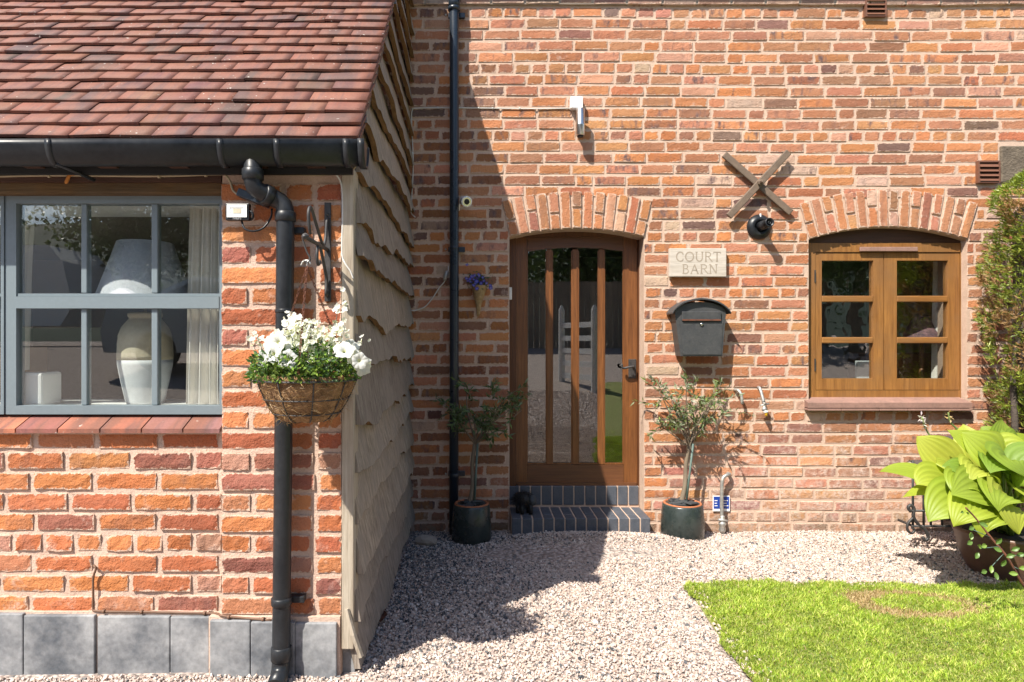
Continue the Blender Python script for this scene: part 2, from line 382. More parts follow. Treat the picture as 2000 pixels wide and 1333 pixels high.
def nmesh(name, V, Fq, C=None, mat=None, parent=None, smooth=False, **props):
    """numpy version for the big scatters: V (n,3), Fq (m,k) same size faces, C (n,3) colours"""
    me = bpy.data.meshes.new(name); n, k = Fq.shape
    off = np.array(wloc(parent)) if parent else np.zeros(3)
    me.vertices.add(len(V)); me.vertices.foreach_set('co', (V - off).astype(np.float32).ravel())
    me.loops.add(n * k); me.loops.foreach_set('vertex_index', Fq.astype(np.int32).ravel())
    me.polygons.add(n); me.polygons.foreach_set('loop_start', np.arange(0, n * k, k, dtype=np.int32))
    me.polygons.foreach_set('use_smooth', np.full(n, smooth))
    me.update(calc_edges=True); me.validate()
    if C is not None:
        ca = me.color_attributes.new('Col', 'FLOAT_COLOR', 'POINT')
        ca.data.foreach_set('color', np.concatenate([C, np.ones((len(C), 1))], 1).astype(np.float32).ravel())
    me.materials.append(M[mat] if isinstance(mat, str) else mat)
    o = bpy.data.objects.new(name, me); COL.objects.link(o); o.parent = parent
    for q, v in props.items(): o[q] = v
    return o
def thing(name, label, cat, loc, group=None):
    o = bpy.data.objects.new(name, None); COL.objects.link(o); o.location = loc; o.empty_display_size = .1
    o['label'] = label; o['category'] = cat
    if group: o['group'] = group
    return o
def link(name, me, parent, loc, rot=(0, 0, 0), scale=(1, 1, 1), color=None):
    o = bpy.data.objects.new(name, me); COL.objects.link(o); o.parent = parent
    o.location = Vector(loc) - (wloc(parent) if parent else Vector((0, 0, 0))); o.rotation_euler = rot; o.scale = scale
    if color: o.color = color
    return o
def arc(c, r, a0, a1, n, u=Vector((1, 0, 0)), w=Vector((0, 0, 1))):
    return [Vector(c) + (u * math.cos(a0 + (a1 - a0) * i / n) + w * math.sin(a0 + (a1 - a0) * i / n)) * r for i in range(n + 1)]
def spline(P, n=6):
    """Catmull-Rom through the points"""
    P = [Vector(p) for p in P]; P = [P[0] * 2 - P[1]] + P + [P[-1] * 2 - P[-2]]; out = []
    for i in range(1, len(P) - 2):
        a, b, c, d = P[i - 1:i + 3]
        for k in range(n):
            t = k / n
            out.append(.5 * ((2 * b) + (c - a) * t + (2 * a - 5 * b + 4 * c - d) * t * t + (-a + 3 * b - 3 * c + d) * t ** 3))
    out.append(P[-2]); return out

# ---------------------------------------------------------------- bricks: shared shapes, laid one by one
def brick_shape(w, h, d, seed, rough=1.0, nmid=1):
    """one brick: rounded, slightly broken arrises; carries Edge = distance from its rim (0..1 over 22 mm)"""
    r = random.Random(seed)
    us = [0, .0045, .022] + [.022 + (w - .044) * k / (nmid + 1) for k in range(1, nmid + 1)] + [w - .022, w - .0045, w]
    ts = [0, .0045, .022, h - .022, h - .0045, h]; nx, nz = len(us), len(ts)
    b = MB(); vs = []; eg = []
    tip = r.uniform(-.002, .002) * rough
    for j in range(nz):
        for i in range(nx):
            x, z = us[i] - w / 2, ts[j] - h / 2
            e = (i in (0, nx - 1)) + (j in (0, nz - 1))
            y = r.uniform(-.0011, .0011) * rough + tip * z / h * 2
            if e:
                y += .0026 * e + r.uniform(0, .0035) * rough
                if i in (0, nx - 1): x -= math.copysign(r.uniform(0, .0045) * rough, x)
                if j in (0, nz - 1): z -= math.copysign(r.uniform(0, .0036) * rough, z)
                if e == 2: x -= math.copysign(r.uniform(0, .004) * rough, x); z -= math.copysign(r.uniform(0, .004) * rough, z)
            elif i in (1, nx - 2) or j in (1, nz - 2): y += r.uniform(0, .0015) * rough
            vs.append((x, y, z)); eg.append(min(us[i], w - us[i], ts[j], h - ts[j]) / .022)
    fs = [(j * nx + i, j * nx + i + 1, (j + 1) * nx + i + 1, (j + 1) * nx + i) for j in range(nz - 1) for i in range(nx - 1)]
    b.add(vs, fs, smooth=False)
    ring = [i for i in range(nx)] + [j * nx + nx - 1 for j in range(1, nz)] + [(nz - 1) * nx + i for i in range(nx - 2, -1, -1)] + [j * nx for j in range(nz - 2, 0, -1)]
    o = len(b.v); b.add([(vs[k][0], d, vs[k][2]) for k in ring], [])
    n = len(ring)
    for k in range(n): b.f.append((ring[k], o + k, o + (k + 1) % n, ring[(k + 1) % n])); b.sm.append(False)
    b.eg = eg + [0.12] * n
    return b
def edge_attr(me, vals):
    at_ = me.attributes.new('Edge', 'FLOAT', 'POINT'); at_.data.foreach_set('value', np.array(vals, dtype=np.float32))
BW, BH, HW = .258, .0735, .120
LONG = [brick_shape(BW, BH, .06, 100 + i) for i in range(14)]
SHORT = [brick_shape(HW, BH, .06, 200 + i) for i in range(12)]
LONGD = [brick_shape(BW, BH, .20, 300 + i) for i in range(5)]
SHORTD = [brick_shape(HW, BH, .20, 400 + i) for i in range(5)]
NEARL = [brick_shape(BW, BH, .20, 500 + i, 2.0, 4) for i in range(14)]
NEARS = [brick_shape(HW, BH, .20, 600 + i, 2.0, 2) for i in range(12)]
def finish(shapes, name, mat):
    out = []
    for s in shapes:
        me = s.mesh(name); me.materials.append(M[mat]); out.append(me)
        if hasattr(s, 'eg'): edge_attr(me, s.eg)
    return out
ME = {k: finish(v, 'brick', 'brick') for k, v in (('L', LONG), ('S', SHORT), ('LD', LONGD), ('SD', SHORTD), ('LN', NEARL), ('SN', NEARS))}
SH = {'L': LONG, 'S': SHORT, 'LD': LONGD, 'SD': SHORTD, 'LN': NEARL, 'SN': NEARS}
PAL = [((.44, .19, .083), 26), ((.45, .18, .072), 14), ((.43, .185, .11), 16), ((.46, .235, .155), 8), ((.37, .14, .072), 10),
       ((.36, .165, .09), 20), ((.29, .135, .083), 11), ((.22, .11, .08), 4), ((.15, .09, .075), 2), ((.50, .35, .26), 5), ((.46, .215, .095), 8)]
PALN = [((.42, .14, .06), 8), ((.46, .17, .065), 8), ((.37, .115, .058), 6), ((.44, .18, .095), 6), ((.31, .115, .08), 4), ((.49, .20, .08), 6), ((.42, .22, .16), 3), ((.26, .10, .075), 1)]
def near_col(r):
    c = r.choices([p for p, _ in PALN], [w for _, w in PALN])[0]; j = r.uniform(.85, 1.1)
    return (*[x * j * r.uniform(.95, 1.05) for x in c], r.choices([0, .3, .7], [70, 22, 8])[0])
def brick_col(r, warm=0.0, pale=0.0):
    c = r.choices([p for p, _ in PAL], [w for _, w in PAL])[0]
    j = r.uniform(.86, 1.12)
    c = [x * j * r.uniform(.95, 1.05) for x in c]
    if pale: c = [x + (t - x) * pale * r.uniform(.2, 1) for x, t in zip(c, (.50, .30, .22))]
    if warm: c = [x + (t - x) * warm * r.uniform(0, 1) for x, t in zip(c, (.48, .17, .055))]
    fl = r.choices([0, .4, 1.0], [52, 28, 20])[0]
    return (*c, fl)
class Laid:
    """one brick on its way to being an object or a piece of the mass"""
    __slots__ = ('k', 'i', 'loc', 'roty', 'scale', 'col', 'name', 'rz')
    def __init__(s, k, i, loc, roty, scale, col, name='brick', rz=0): s.k, s.i, s.loc, s.roty, s.scale, s.col, s.name, s.rz = k, i, Vector(loc), roty, scale, col, name, rz
def lay_object(b, parent):
    return link(b.name, ME[b.k][b.i], parent, b.loc, (0, b.roty, b.rz), b.scale, b.col)
def lay_mass(bl, name, parent):
    mb = MB(); egs = []
    for b in bl:
        m = Matrix.LocRotScale(b.loc, Euler((0, b.roty, b.rz)), Vector(b.scale)); s = SH[b.k][b.i]
        o = len(mb.v); mb.v.extend([tuple(m @ Vector(p)) for p in s.v]); mb.c.extend([b.col] * len(s.v))
        mb.f.extend([tuple(q + o for q in f) for f in s.f]); mb.sm.extend(s.sm); egs.extend(s.eg)
    o_ = mb.build(name, 'brick_mass', parent, cols=True, kind='stuff'); edge_attr(o_.data, egs); return o_
def one(r, x0, x1, zc, y, col, deep=False, ht=BH, name='brick'):
    w = x1 - x0; k = 'L' if w > .175 else 'S'; base = BW if k == 'L' else HW
    if deep == 'N': k += 'N'
    elif deep: k += 'D'
    i = r.randrange(len(SH[k])); sx = w / base
    return Laid(k, i, ((x0 + x1) / 2, y + r.uniform(-.0025, .0025), zc + r.uniform(-.002, .002) + (.005 * math.sin((x0 + x1) * .65 + 1) + .003 * math.sin((x0 + x1) * 1.7 + zc * 3) if y > -.5 else 0)), r.uniform(-.009, .009), (sx * r.choice((1, 1)), 1, ht / BH), col, name)
# ================================================================ GROUND
xs = sorted(set([-900, -500, -300, -160, -90, -50, -30, -20, -14, -10] + [round(-8 + .4 * i, 3) for i in range(41)] + [10, 14, 20, 30, 50, 90, 160, 300, 500, 900]))
ys = sorted(set([-900, -500, -300, -160, -90, -50, -30, -20, -16] + [round(-14 + .4 * i, 3) for i in range(38)] + [3, 8, 20, 60, 160, 400, 900]))
gb = MB(); gb.grid(lambda u, v: (xs[round(u * (len(xs) - 1))], ys[round(v * (len(ys) - 1))], hgrav(xs[round(u * (len(xs) - 1))], ys[round(v * (len(ys) - 1))]) - .012), len(xs) - 1, len(ys) - 1)
def pebble_mat():
    m, n, b = nt('gravel_bed'); pos = node(n, 'ShaderNodeNewGeometry').outputs['Position']
    v = node(n, 'ShaderNodeTexVoronoi'); v.inputs['Scale'].default_value = 42; n.links.new(pos, v.inputs['Vector'])
    sp = node(n, 'ShaderNodeSeparateColor'); n.links.new(v.outputs['Color'], sp.inputs[0])
    c = mixc(n, sp.outputs[0], (.58, .50, .45), (.40, .31, .265)); c = mixc(n, rng(n, sp.outputs[1], .88, .92), c, (.14, .14, .14))
    c = mixc(n, rng(n, v.outputs['Distance'], .35, .75), c, (.28, .23, .20))
    n.links.new(c, b.inputs['Base Color']); b.inputs['Roughness'].default_value = .95
    bump(n, b, mth(n, 'SUBTRACT', 1.0, v.outputs['Distance']), 1.0, .02); return m
M['gravel_bed'] = pebble_mat()
gb.build('ground', 'gravel_bed', kind='structure', label='pinkish gravel ground in front of the barn')

# ================================================================ BARN (the long wall facing us)
barn = thing('brick_barn', 'long old orange brick barn wall with arched glazed door and arched oak window', 'building', (1.8, .15, 0))
DX0, DX1 = W(995, 0, 0).x, W(1258, 0, 0).x; DSP = W(0, 463, 0).z; DCR = W(0, 447, 0).z
WX0, WX1 = W(1580, 0, 0).x, W(1889, 0, 0).x; WSP = W(0, 468, 0).z; WCR = W(0, 444, 0).z; WB = W(0, 786, 0).z
def arch_geo(x0, x1, zs, zc):
    c = (x1 - x0) / 2; s = zc - zs; rad = (c * c + s * s) / (2 * s)
    return (x0 + x1) / 2, zc - rad, rad
DA = arch_geo(DX0, DX1, DSP, DCR); WA = arch_geo(WX0, WX1, WSP, WCR)
RING = .285
XL, XR, ZT = -1.2, 5.2, 4.40
def arc_pts(A, x0, x1, n=14):
    cx, cz, r = A
    return [(x0 + (x1 - x0) * i / n, cz + math.sqrt(r * r - (x0 + (x1 - x0) * i / n - cx) ** 2)) for i in range(n + 1)]
YM = .0055
wb = MB()
wb.prism([(XL, -.3), (DX0, -.3), (DX0, DSP), (XL, DSP)], YM, .32)
wb.prism([(DX1, -.3), (WX0, -.3), (WX0, DSP), (DX1, DSP)], YM, .32)
wb.prism([(WX1, -.3), (XR, -.3), (XR, WSP), (WX1, WSP)], YM, .32)
wb.prism([(WX0, -.3), (WX1, -.3), (WX1, WB), (WX0, WB)], YM, .32)
wb.prism([(XL, DSP)] + arc_pts(DA, DX0, DX1) + [(WX0, DSP), (WX0, ZT), (XL, ZT)], YM, .32)
wb.prism([(WX0, WSP)] + arc_pts(WA, WX0, WX1)[1:-1] + [(WX1, WSP), (XR, WSP), (XR, ZT), (WX0, ZT)], YM, .32)
wb.build('wall', 'mortar', barn)
GA = .0857; Z0 = 1.393
HEAD = {0, 5, 10, 19, 25, 30, -6, -15}
PADX0, PADX1, PADZ0, PADZ1 = W(1953, 0, 0).x, W(2075, 0, 0).x, W(0, 360, 0).z, W(0, 284, 0).z
def blocked(z):
    iv = []
    if z < DSP + .02: iv.append((DX0, DX1))
    if WB - .035 < z < WSP + .02: iv.append((WX0, WX1))
    for A, x0, x1, zs in ((DA, DX0, DX1, DSP), (WA, WX0, WX1, WSP)):
        cx, cz, r = A; ro = r + RING + .008
        if z > zs - .01 and z < cz + ro:
            half = math.sqrt(max(0, ro * ro - (z - cz) ** 2))
            # ring ends along the skewback line
            lim = (x1 - x0) / 2 * (1 + (z - zs) / (zs - cz)) + .006
            half = min(half, lim); iv.append((cx - half, cx + half))
    if PADZ0 - .02 < z < PADZ1 + .02: iv.append((PADX0 - .01, PADX1))
    return iv
rb = random.Random(5); barn_bricks = []
n0 = int((-.12 - Z0) / GA); n1 = int((ZT - .18 - Z0) / GA)
for n in range(n0, n1 + 1):
    zc = Z0 + n * GA; head = n in HEAD
    pitch = .131 if head else .2706
    x = XL - rb.uniform(0, .1) - (.135 if n % 2 else 0)
    spans = []
    while x < XR:
        p = pitch * rb.uniform(.93, 1.07)
        if not head and rb.random() < .07: p = .135
        if head and rb.random() < .08: p = .235
        spans.append((x + .006, x + p - .006)); x += p
    bl = blocked(zc) if not (DSP + .02 < zc) else blocked(zc + .03)
    for a, c in spans:
        pieces = [(a, c)]
        for b0, b1 in bl:
            nxt = []
            for p0, p1 in pieces:
                if p1 <= b0 or p0 >= b1: nxt.append((p0, p1))
                else:
                    if p0 < b0: nxt.append((p0, b0 - .001))
                    if p1 > b1: nxt.append((b1 + .001, p1))
            pieces = nxt
        for p0, p1 in pieces:
            if p1 - p0 < .035: continue
            deep = any(abs(p1 - b0) < .004 or abs(p0 - b1) < .004 for b0, b1 in ((DX0, DX1), (WX0, WX1))) and zc < 2.4
            low = max(0, min(1, (1.0 - zc) / .8)); pale = .55 * low if p0 > 1.3 else .1 * low
            up = max(0, min(1, (zc - 2.6) / 1.2)) * .25
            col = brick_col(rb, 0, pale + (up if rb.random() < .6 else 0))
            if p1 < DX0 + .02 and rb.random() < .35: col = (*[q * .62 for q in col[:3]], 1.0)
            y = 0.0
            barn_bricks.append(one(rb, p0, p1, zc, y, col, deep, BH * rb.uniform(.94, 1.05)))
# oversailing course under the eaves
zc = Z0 + (n1 + 1) * GA
x = XL
zo = W(0, 12, 0).z + .04
# the voussoirs of both arches
def arch_ring(A, x0, x1, zs, count, seed):
    cx, cz, r = A; rr = random.Random(seed); out = []
    a = math.asin((x1 - x0) / 2 / r); step = 2 * a / count
    for i in range(count):
        t = -a + step * (i + .5); wid = (step * (r + RING * .35) - .012)
        segs = [(r + .002, r + RING)] if i % 2 else [(r + .002, r + RING * .42 - .005), (r + RING * .42 + .006, r + RING)]
        if (i // 2) % 2 and len(segs) == 2: segs = [(r + .002, r + RING * .56 - .005), (r + RING * .56 + .006, r + RING)]
        for s0, s1 in segs:
            m = (s0 + s1) / 2; L = s1 - s0; k = 'L' if L > .175 else 'S'
            c = brick_col(rr, .25, .25)
            out.append(Laid(k + 'D', rr.randrange(5), (cx + m * math.sin(t), -.010 + rr.uniform(-.003, .003), cz + m * math.cos(t)), t - math.pi / 2, (L / (BW if k == 'L' else HW), 1, wid / BH), (*c[:3], c[3] * .3), 'arch_brick'))
    return out
arches = arch_ring(DA, DX0, DX1, DSP, 13, 3) + arch_ring(WA, WX0, WX1, WSP, 16, 4)
for b in arches: lay_object(b, barn)
# pick the 300 that show largest as single bricks
def shown(b):
    x, z = b.loc.x, b.loc.z; px = CX + x * 255; py = CY - (z - CAMZ) * 255
    if px < 812 or px > 1930 or py < 16 or py > 1020: return 0
    s = (BW if b.k[0] == 'L' else HW) * b.scale[0] * BH * b.scale[2]
    if abs(px - 888) < 30 or (1860 < px) or (1720 < px and py > 850) or (abs(px - 1345) < 95 and py > 740) or (abs(px - 945) < 85 and py > 730): s *= .55
    return s
barn_bricks.sort(key=shown, reverse=True)
for b in barn_bricks[:300]: lay_object(b, barn)
lay_mass(barn_bricks[300:], 'brickwork', barn)
# oversailing top course, shaded by the eaves gutter
ob = []; x = XL
while x < XR:
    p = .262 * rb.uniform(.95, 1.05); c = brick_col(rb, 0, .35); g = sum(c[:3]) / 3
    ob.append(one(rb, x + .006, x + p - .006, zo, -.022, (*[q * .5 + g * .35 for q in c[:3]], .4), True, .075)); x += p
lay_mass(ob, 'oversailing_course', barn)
MB().box(XL, XR, -.016, .3, zo - .035, zo + .5).build('eaves_bed', 'mortar_grey', barn)
rf = MB(); rf.add([(XL, -.22, 4.40), (XR, -.22, 4.40), (XR, 3.0, 7.2), (XL, 3.0, 7.2), (XL, -.22, 4.36), (XR, -.22, 4.36), (XR, 3.0, 7.16), (XL, 3.0, 7.16)], [(0, 1, 2, 3), (7, 6, 5, 4), (0, 4, 5, 1), (1, 5, 6, 2), (2, 6, 7, 3), (3, 7, 4, 0)])
rf.build('roof', 'brown_board', barn)
MB().tube([(XL, -.13, 4.33), (XR, -.13, 4.33)], .055, 14).build('eaves_gutter', 'black_plastic', barn)
pad = MB(); pad.box(PADX0, PADX1, -.012, .2, PADZ0 + .006, PADZ1 - .006, bev=.012); pad.build('padstone', 'stone_pad', barn, label='dark rough stone block set into the brickwork')
# rooms behind the openings
def room(parent, x0, x1, y0, y1, z0, z1, wall, floor):
    t = .04
    MB().box(x0 - t, x1 + t, y1, y1 + t, z0, z1).box(x0 - t, x0, y0, y1, z0, z1).box(x1, x1 + t, y0, y1, z0, z1).build('interior_wall', wall, parent)
    MB().box(x0 - t, x1 + t, y0, y1 + t, z1, z1 + t).build('interior_ceiling', wall, parent)
    MB().box(x0 - t, x1 + t, y0, y1 + t, z0 - t, z0).build('interior_floor', floor, parent)
room(barn, -.5, 1.95, .33, 3.2, .16, 2.5, 'room', 'floor_dark'); room(barn, 2.02, 4.9, .33, 3.2, .16, 2.5, 'room_pale', 'floor_dark')

# ---------------- the door
YD = .155
def wx(px, Y=YD): return W(px, 0, Y).x
def wz(py, Y=YD): return W(0, py, Y).z
door = MB()
fr = MB()   # outer frame with arched head
fr.prism([(DX0 - .02, wz(969)), (wx(1008), wz(969)), (wx(1008), wz(463)), (wx(1246), wz(463)), (wx(1246), wz(969)), (DX1 + .02, wz(969)), (DX1 + .02, DCR + .05), (DX0 - .02, DCR + .05)], YD - .01, YD + .09)
door = fr.build('door', 'frame_dark', barn)
def arcz(px): return 483 + 8 * ((px - 1125) / 97) ** 2
st = MB(); st.box(wx(1008) + .002, wx(1029.5), YD + .014, YD + .06, wz(948), wz(463) - .001); st.build('stile', 'door_z', door)
st = MB(); st.box(wx(1219), wx(1246) - .002, YD + .014, YD + .06, wz(948), wz(463) - .001); st.build('stile', 'door_z', door)
MB().box(wx(1029.5) + .0015, wx(1219) - .0015, YD + .014, YD + .06, wz(948), wz(909)).build('bottom_rail', 'door_x', door)
MB().box(wx(1008) + .01, wx(1246) - .01, YD + .0, YD + .02, wz(951), wz(943)).build('weather_bar', 'door_x', door)
top = [(wx(1030) + .001, wz(463)), (wx(1030) + .001, wz(arcz(1030)))] + [(wx(p), wz(arcz(p))) for p in range(1045, 1215, 12)] + [(wx(1219) - .001, wz(arcz(1219))), (wx(1219) - .001, wz(463))]
MB().prism(top, YD + .015, YD + .059).build('top_rail', 'door_x', door)
for a, b in ((1068, 1079), (1118, 1130), (1170, 1181)):
    MB().box(wx(a), wx(b), YD + .017, YD + .056, wz(909) + .001, wz(484) - .01, bev=.005).build('glazing_bar', 'door_z', door)
for a, b in ((1029.5, 1068), (1079, 1118), (1130, 1170), (1181, 1219)):
    pn = MB().box(wx(a) - .004, wx(b) + .004, YD + .034, YD + .040, wz(909) - .004, wz(478)); pn.v = [(x_, y_ - (x_ - (wx(a) + wx(b)) / 2) * math.tan(R(3.0)), z_) for x_, y_, z_ in pn.v]; pn.build('pane', 'glass_door', door)
    x0, x1 = wx(a), wx(b)
    MB().box(x0, x0 + .007, YD + .02, YD + .033, wz(908), wz(490)).box(x1 - .007, x1, YD + .02, YD + .033, wz(908), wz(490)).box(x0 + .008, x1 - .008, YD + .02, YD + .033, wz(908.5), wz(905.5)).build('glazing_bead', 'door_z', door)
hd = MB(); hx, hz = wx(1236), wz(722)
hd.box(wx(1228), wx(1243), YD + .006, YD + .014, wz(740), wz(702), bev=.003)
hd.tube([(hx, YD + .01, wz(716)), (hx, YD - .045, wz(716))], .011, 10)
hd.tube(spline([(hx, YD - .045, wz(716)), (wx(1226), YD - .05, wz(717)), (wx(1216), YD - .047, wz(719)), (wx(1212), YD - .045, wz(716)), (wx(1213), YD - .045, wz(711))], 4), [.010] * 4 + [.009] * 12 + [.007], 8)
hd.tube([(hx, YD + .005, wz(732)), (hx, YD + .001, wz(732))], .008, 10)
hd.build('handle', 'black_iron', door)
bell = thing('door_sensor', 'small white plastic sensor on the dark door frame', 'sensor', (W(997, 588, YD - .02)))
MB().box(DX0 + .004, DX0 + .026, YD - .024, YD - .0105, wz(586), wz(562), bev=.003).build('casing', 'white_plastic', bell)

# ---------------- blue brick doorstep
step = MB(); YS0, YS1 = -.205, YD - .02
zt = .148
step.box(DX0 + .006, DX1 - .006, YS0 + .006, YD + .02, -.12, zt - .005).build('doorstep', 'mortar', barn)
stepo = [o for o in barn.children if o.name.startswith('doorstep')][0]
nb = 13; pit = (DX1 - DX0 - .004) / nb
def blue_brick(x0, x1, y0, y1, z0, z1): MB().box(x0, x1, y0, y1, z0, z1, bev=.005).build('blue_brick', 'blue_brick', stepo)
rs = random.Random(8)
for i in range(nb):
    x0 = DX0 + .003 + i * pit; j = rs.uniform(-.002, .002)
    cut = YS0 + (.115 if i % 2 else .235)
    blue_brick(x0 + .005, x0 + pit - .005, YS0 + j, cut - .004, -.06, zt + rs.uniform(-.002, .002))
    blue_brick(x0 + .005, x0 + pit - .005, cut + .004, YS1 - .012, .03, zt + rs.uniform(-.002, .002))
for i in range(12):
    p2 = (wx(1247) - DX0) / 12; x0 = DX0 + .001 + i * p2
    blue_brick(x0 + .005, x0 + p2 - .005, YS1 - .002 + rs.uniform(-.002, .002), YD + .05, zt + .012, wz(949))
MB().box(DX0 + .004, DX1 - .004, YS1 + .006, YD + .05, zt - .004, wz(949) - .001).build('riser_bed', 'mortar', stepo)

# ---------------- the oak window
YW = .062
def vx(px, Y=YW): return W(px, 0, Y).x
def vz(py, Y=YW): return W(0, py, Y).z
wf = MB()
wf.ring((WX0 - .01, WX1 + .01, vz(778), vz(475)), (vx(1593), vx(1876), vz(763), vz(492.6)), YW, YW + .08)
win = wf.build('window', 'oak', barn)
MB().prism([(WX0 - .008, vz(475) + .003), (WX1 + .008, vz(475) + .003), (WX1 + .008, WCR + .05), (WX0 - .008, WCR + .05)], YW + .006, YW + .078).build('head_board', 'brown_board', win)
for (a, b, s) in ((1594, 1726.5, 0), (1728, 1875, 1)):
    pa, pb = ((1606, 1707), (1753, 1853))[s]; ry = [(509, 578), (590, 659), (671, 740)]
    cs = MB(); y0, y1 = YW + .008, YW + .062
    cs.ring((vx(a), vx(b), vz(762), vz(493.5)), (vx(pa), vx(pb), vz(740), vz(509)), y0, y1)
    c = cs.build('casement', 'oak', win)
    for (t0, t1) in ((578, 590), (659, 671)):
        MB().box(vx(pa) + .001, vx(pb) - .001, y0 - .002, y1 - .002, vz(t1), vz(t0), bev=.006).build('glazing_bar', 'oak_x', win)
    for r0, r1 in ry:
        MB().box(vx(pa) - .003, vx(pb) + .003, YW + .034, YW + .038, vz(r1) - .003, vz(r0) + .003).build('pane', 'glass_old', win)
MB().box(vx(1677), vx(1789), YW - .024, YW - .005, vz(492), vz(483.5), bev=.004).build('trickle_vent', 'stone_sill', win)
for zz in (540, 713): MB().box(vx(1590.5), vx(1592.6), YW - .006, YW + .002, vz(zz + 12), vz(zz - 12)).build('hinge', 'black_iron', win)
sl_ = MB(); s0, s1 = W(1578, 0, -.06).x, W(1899, 0, -.06).x
sl_.add([(s0 + .01, YW + .02, vz(775)), (s1 - .01, YW + .02, vz(775)), (s1, -.062, vz(787, -.06)), (s0, -.062, vz(787, -.06)), (s0 + .01, YW + .02, vz(775) - .07), (s1 - .01, YW + .02, vz(775) - .07), (s1, -.062, vz(797, -.06)), (s0, -.062, vz(797, -.06))], [(0, 3, 2, 1), (4, 5, 6, 7), (3, 7, 6, 2), (0, 4, 7, 3), (1, 2, 6, 5), (0, 1, 5, 4)])
sl_.build('sill', 'stone_sill', win)
rs2 = random.Random(4); x = s0
while x < s1 - .05:
    e = min(s1, x + rs2.uniform(.2, .42)); MB().box(x + .002, e - .002, -.066 - rs2.uniform(0, .004), .0, vz(798, -.06) - .018, vz(798, -.06) - .003, bev=.003).build('sill_tile', 'stone_sill', win); x = e

# ================================================================ EXTENSION (tiled roof, boarded side) on the near side
ext = thing('tiled_extension', 'low brick extension with tiled roof, grey window and waney boarded side', 'building', (-1.6, -1.2, .08))
XPL, XPR = W(431, 0, YF).x, W(668, 0, YF).x
re = random.Random(21); eb = []; em = []
def fz(py): return CAMZ + (CY - py) / S(YF)
# pilaster courses
zc = fz(1185); n = 0; top = fz(352)
while zc < top:
    off = n % 2
    w = XPR - XPL
    if off: cuts = [0, .125, .385, w]
    else: cuts = [0, .262, .39, w]
    cuts = [c + (re.uniform(-.008, .008) if 0 < c < w else 0) for c in cuts]
    for a, b in zip(cuts, cuts[1:]):
        c = near_col(re)
        eb.append(one(re, XPL + a + (.0 if a == 0 else .007), XPL + b - (.0 if b == w else .007), zc, YF, c, 'N', .0735))
    zc += .0852; n += 1
# panel under the window
zp = CAMZ + (CY - 1181) / S(YP); k = 0; XE0 = -3.4
while zp < CAMZ + (CY - 845) / S(YP):
    head = (k == 3); p0 = .125 if head else .262
    x = XPL + .014 - (0 if k % 2 else .13)
    edges = [XPL - .004]
    x = XPL - (.13 if k % 2 else .02)
    while x > XE0: edges.append(x); x -= p0 * re.uniform(.94, 1.05)
    for b, a in zip(edges, edges[1:]):
        if b - a < .05: continue
        c = near_col(re)
        br = one(re, a + .0075, b - .0075, zp, YP, c, 'N', .0735)
        (eb if W(0, 0, YP).x and (CX + b * S(YP)) > 4 else em).append(br)
    zp += .0857; k += 1
for b in eb: lay_object(b, ext)
lay_mass(em, 'brickwork', ext)
zt_ = fz(350)
core = MB(); core.box(XPL + .004, XPR - .004, YF + .008, YF + .25, -.1, zt_ + .03).box(XE0, XPL + .006, YP + .008, YP + .25, -.1, W(0, 846, YP).z)
core.build('wall', 'mortar_pale', ext)
MB().box(XE0, XPR - .001, YF + .02, YF + .24, zt_ + .03, 2.2).build('wall_head', 'mortar_grey', ext)
MB().box(-.60, -.555, YF + .1, -.005, .02, 2.15).build('side_wall', 'mortar_grey', ext)
# grey slab plinth
for (a, b, y, t) in ((-420, -180, YP - .03, 1200), (-175, 44, YP - .03, 1200), (46, 184, YP - .03, 1203), (190, 331, YP - .03, 1205), (332.5, 408, YP - .03, 1206), (409.5, 488, YF - .03, 1213), (489.5, 575, YF - .032, 1216), (576, 657, YF - .028, 1218)):
    s_ = S(y); MB().box((a - CX) / s_, (b - CX) / s_, y, y + .06, -.15, CAMZ + (CY - t) / s_, bev=.004).build('plinth_slab', 'slab', ext)
pb = MB(); pb.box(XE0, W(409, 0, YP).x, YP - .012, YP + .05, -.1, W(0, 1193, YP).z).box(W(410, 0, YF).x, XPR - .006, YF - .012, YF + .05, -.1, W(0, 1203, YF).z); pb.build('plinth_fillet', 'mortar_pale', ext)
# window sill of quarry tiles
rt = random.Random(3); Ysl = YP - .035
bounds = [-330, -250, -170, -90, -50, 30, 112, 195, 276, 357, 430]
MB().box(XE0, XPL - .002, YP - .012, YP + .12, W(0, 848, YP).z, W(0, 838, Ysl).z).build('sill_bed', 'mortar_pale', ext)
tc = [(.36, .12, .07), (.33, .105, .06), (.23, .10, .085), (.21, .10, .095), (.38, .135, .075), (.24, .085, .07)]
for i, (a, b) in enumerate(zip(bounds, bounds[1:])):
    x0, x1 = (a - CX) / S(Ysl), (b - CX) / S(Ysl); zf = W(0, 838, Ysl).z; zb_ = W(0, 811, YP + .06).z
    t = MB(); t.add([(x0 + .003, Ysl, zf), (x1 - .003, Ysl, zf), (x1 - .003, YP + .07, zb_), (x0 + .003, YP + .07, zb_), (x0 + .003, Ysl, zf - .018), (x1 - .003, Ysl, zf - .018), (x1 - .003, YP + .07, zb_ - .02), (x0 + .003, YP + .07, zb_ - .02)], [(0, 1, 2, 3), (7, 6, 5, 4), (0, 4, 5, 1), (1, 5, 6, 2), (2, 6, 7, 3), (3, 7, 4, 0)])
    o = t.build('sill_tile', 'tile', ext); o.color = (*tc[i % 6], 1)
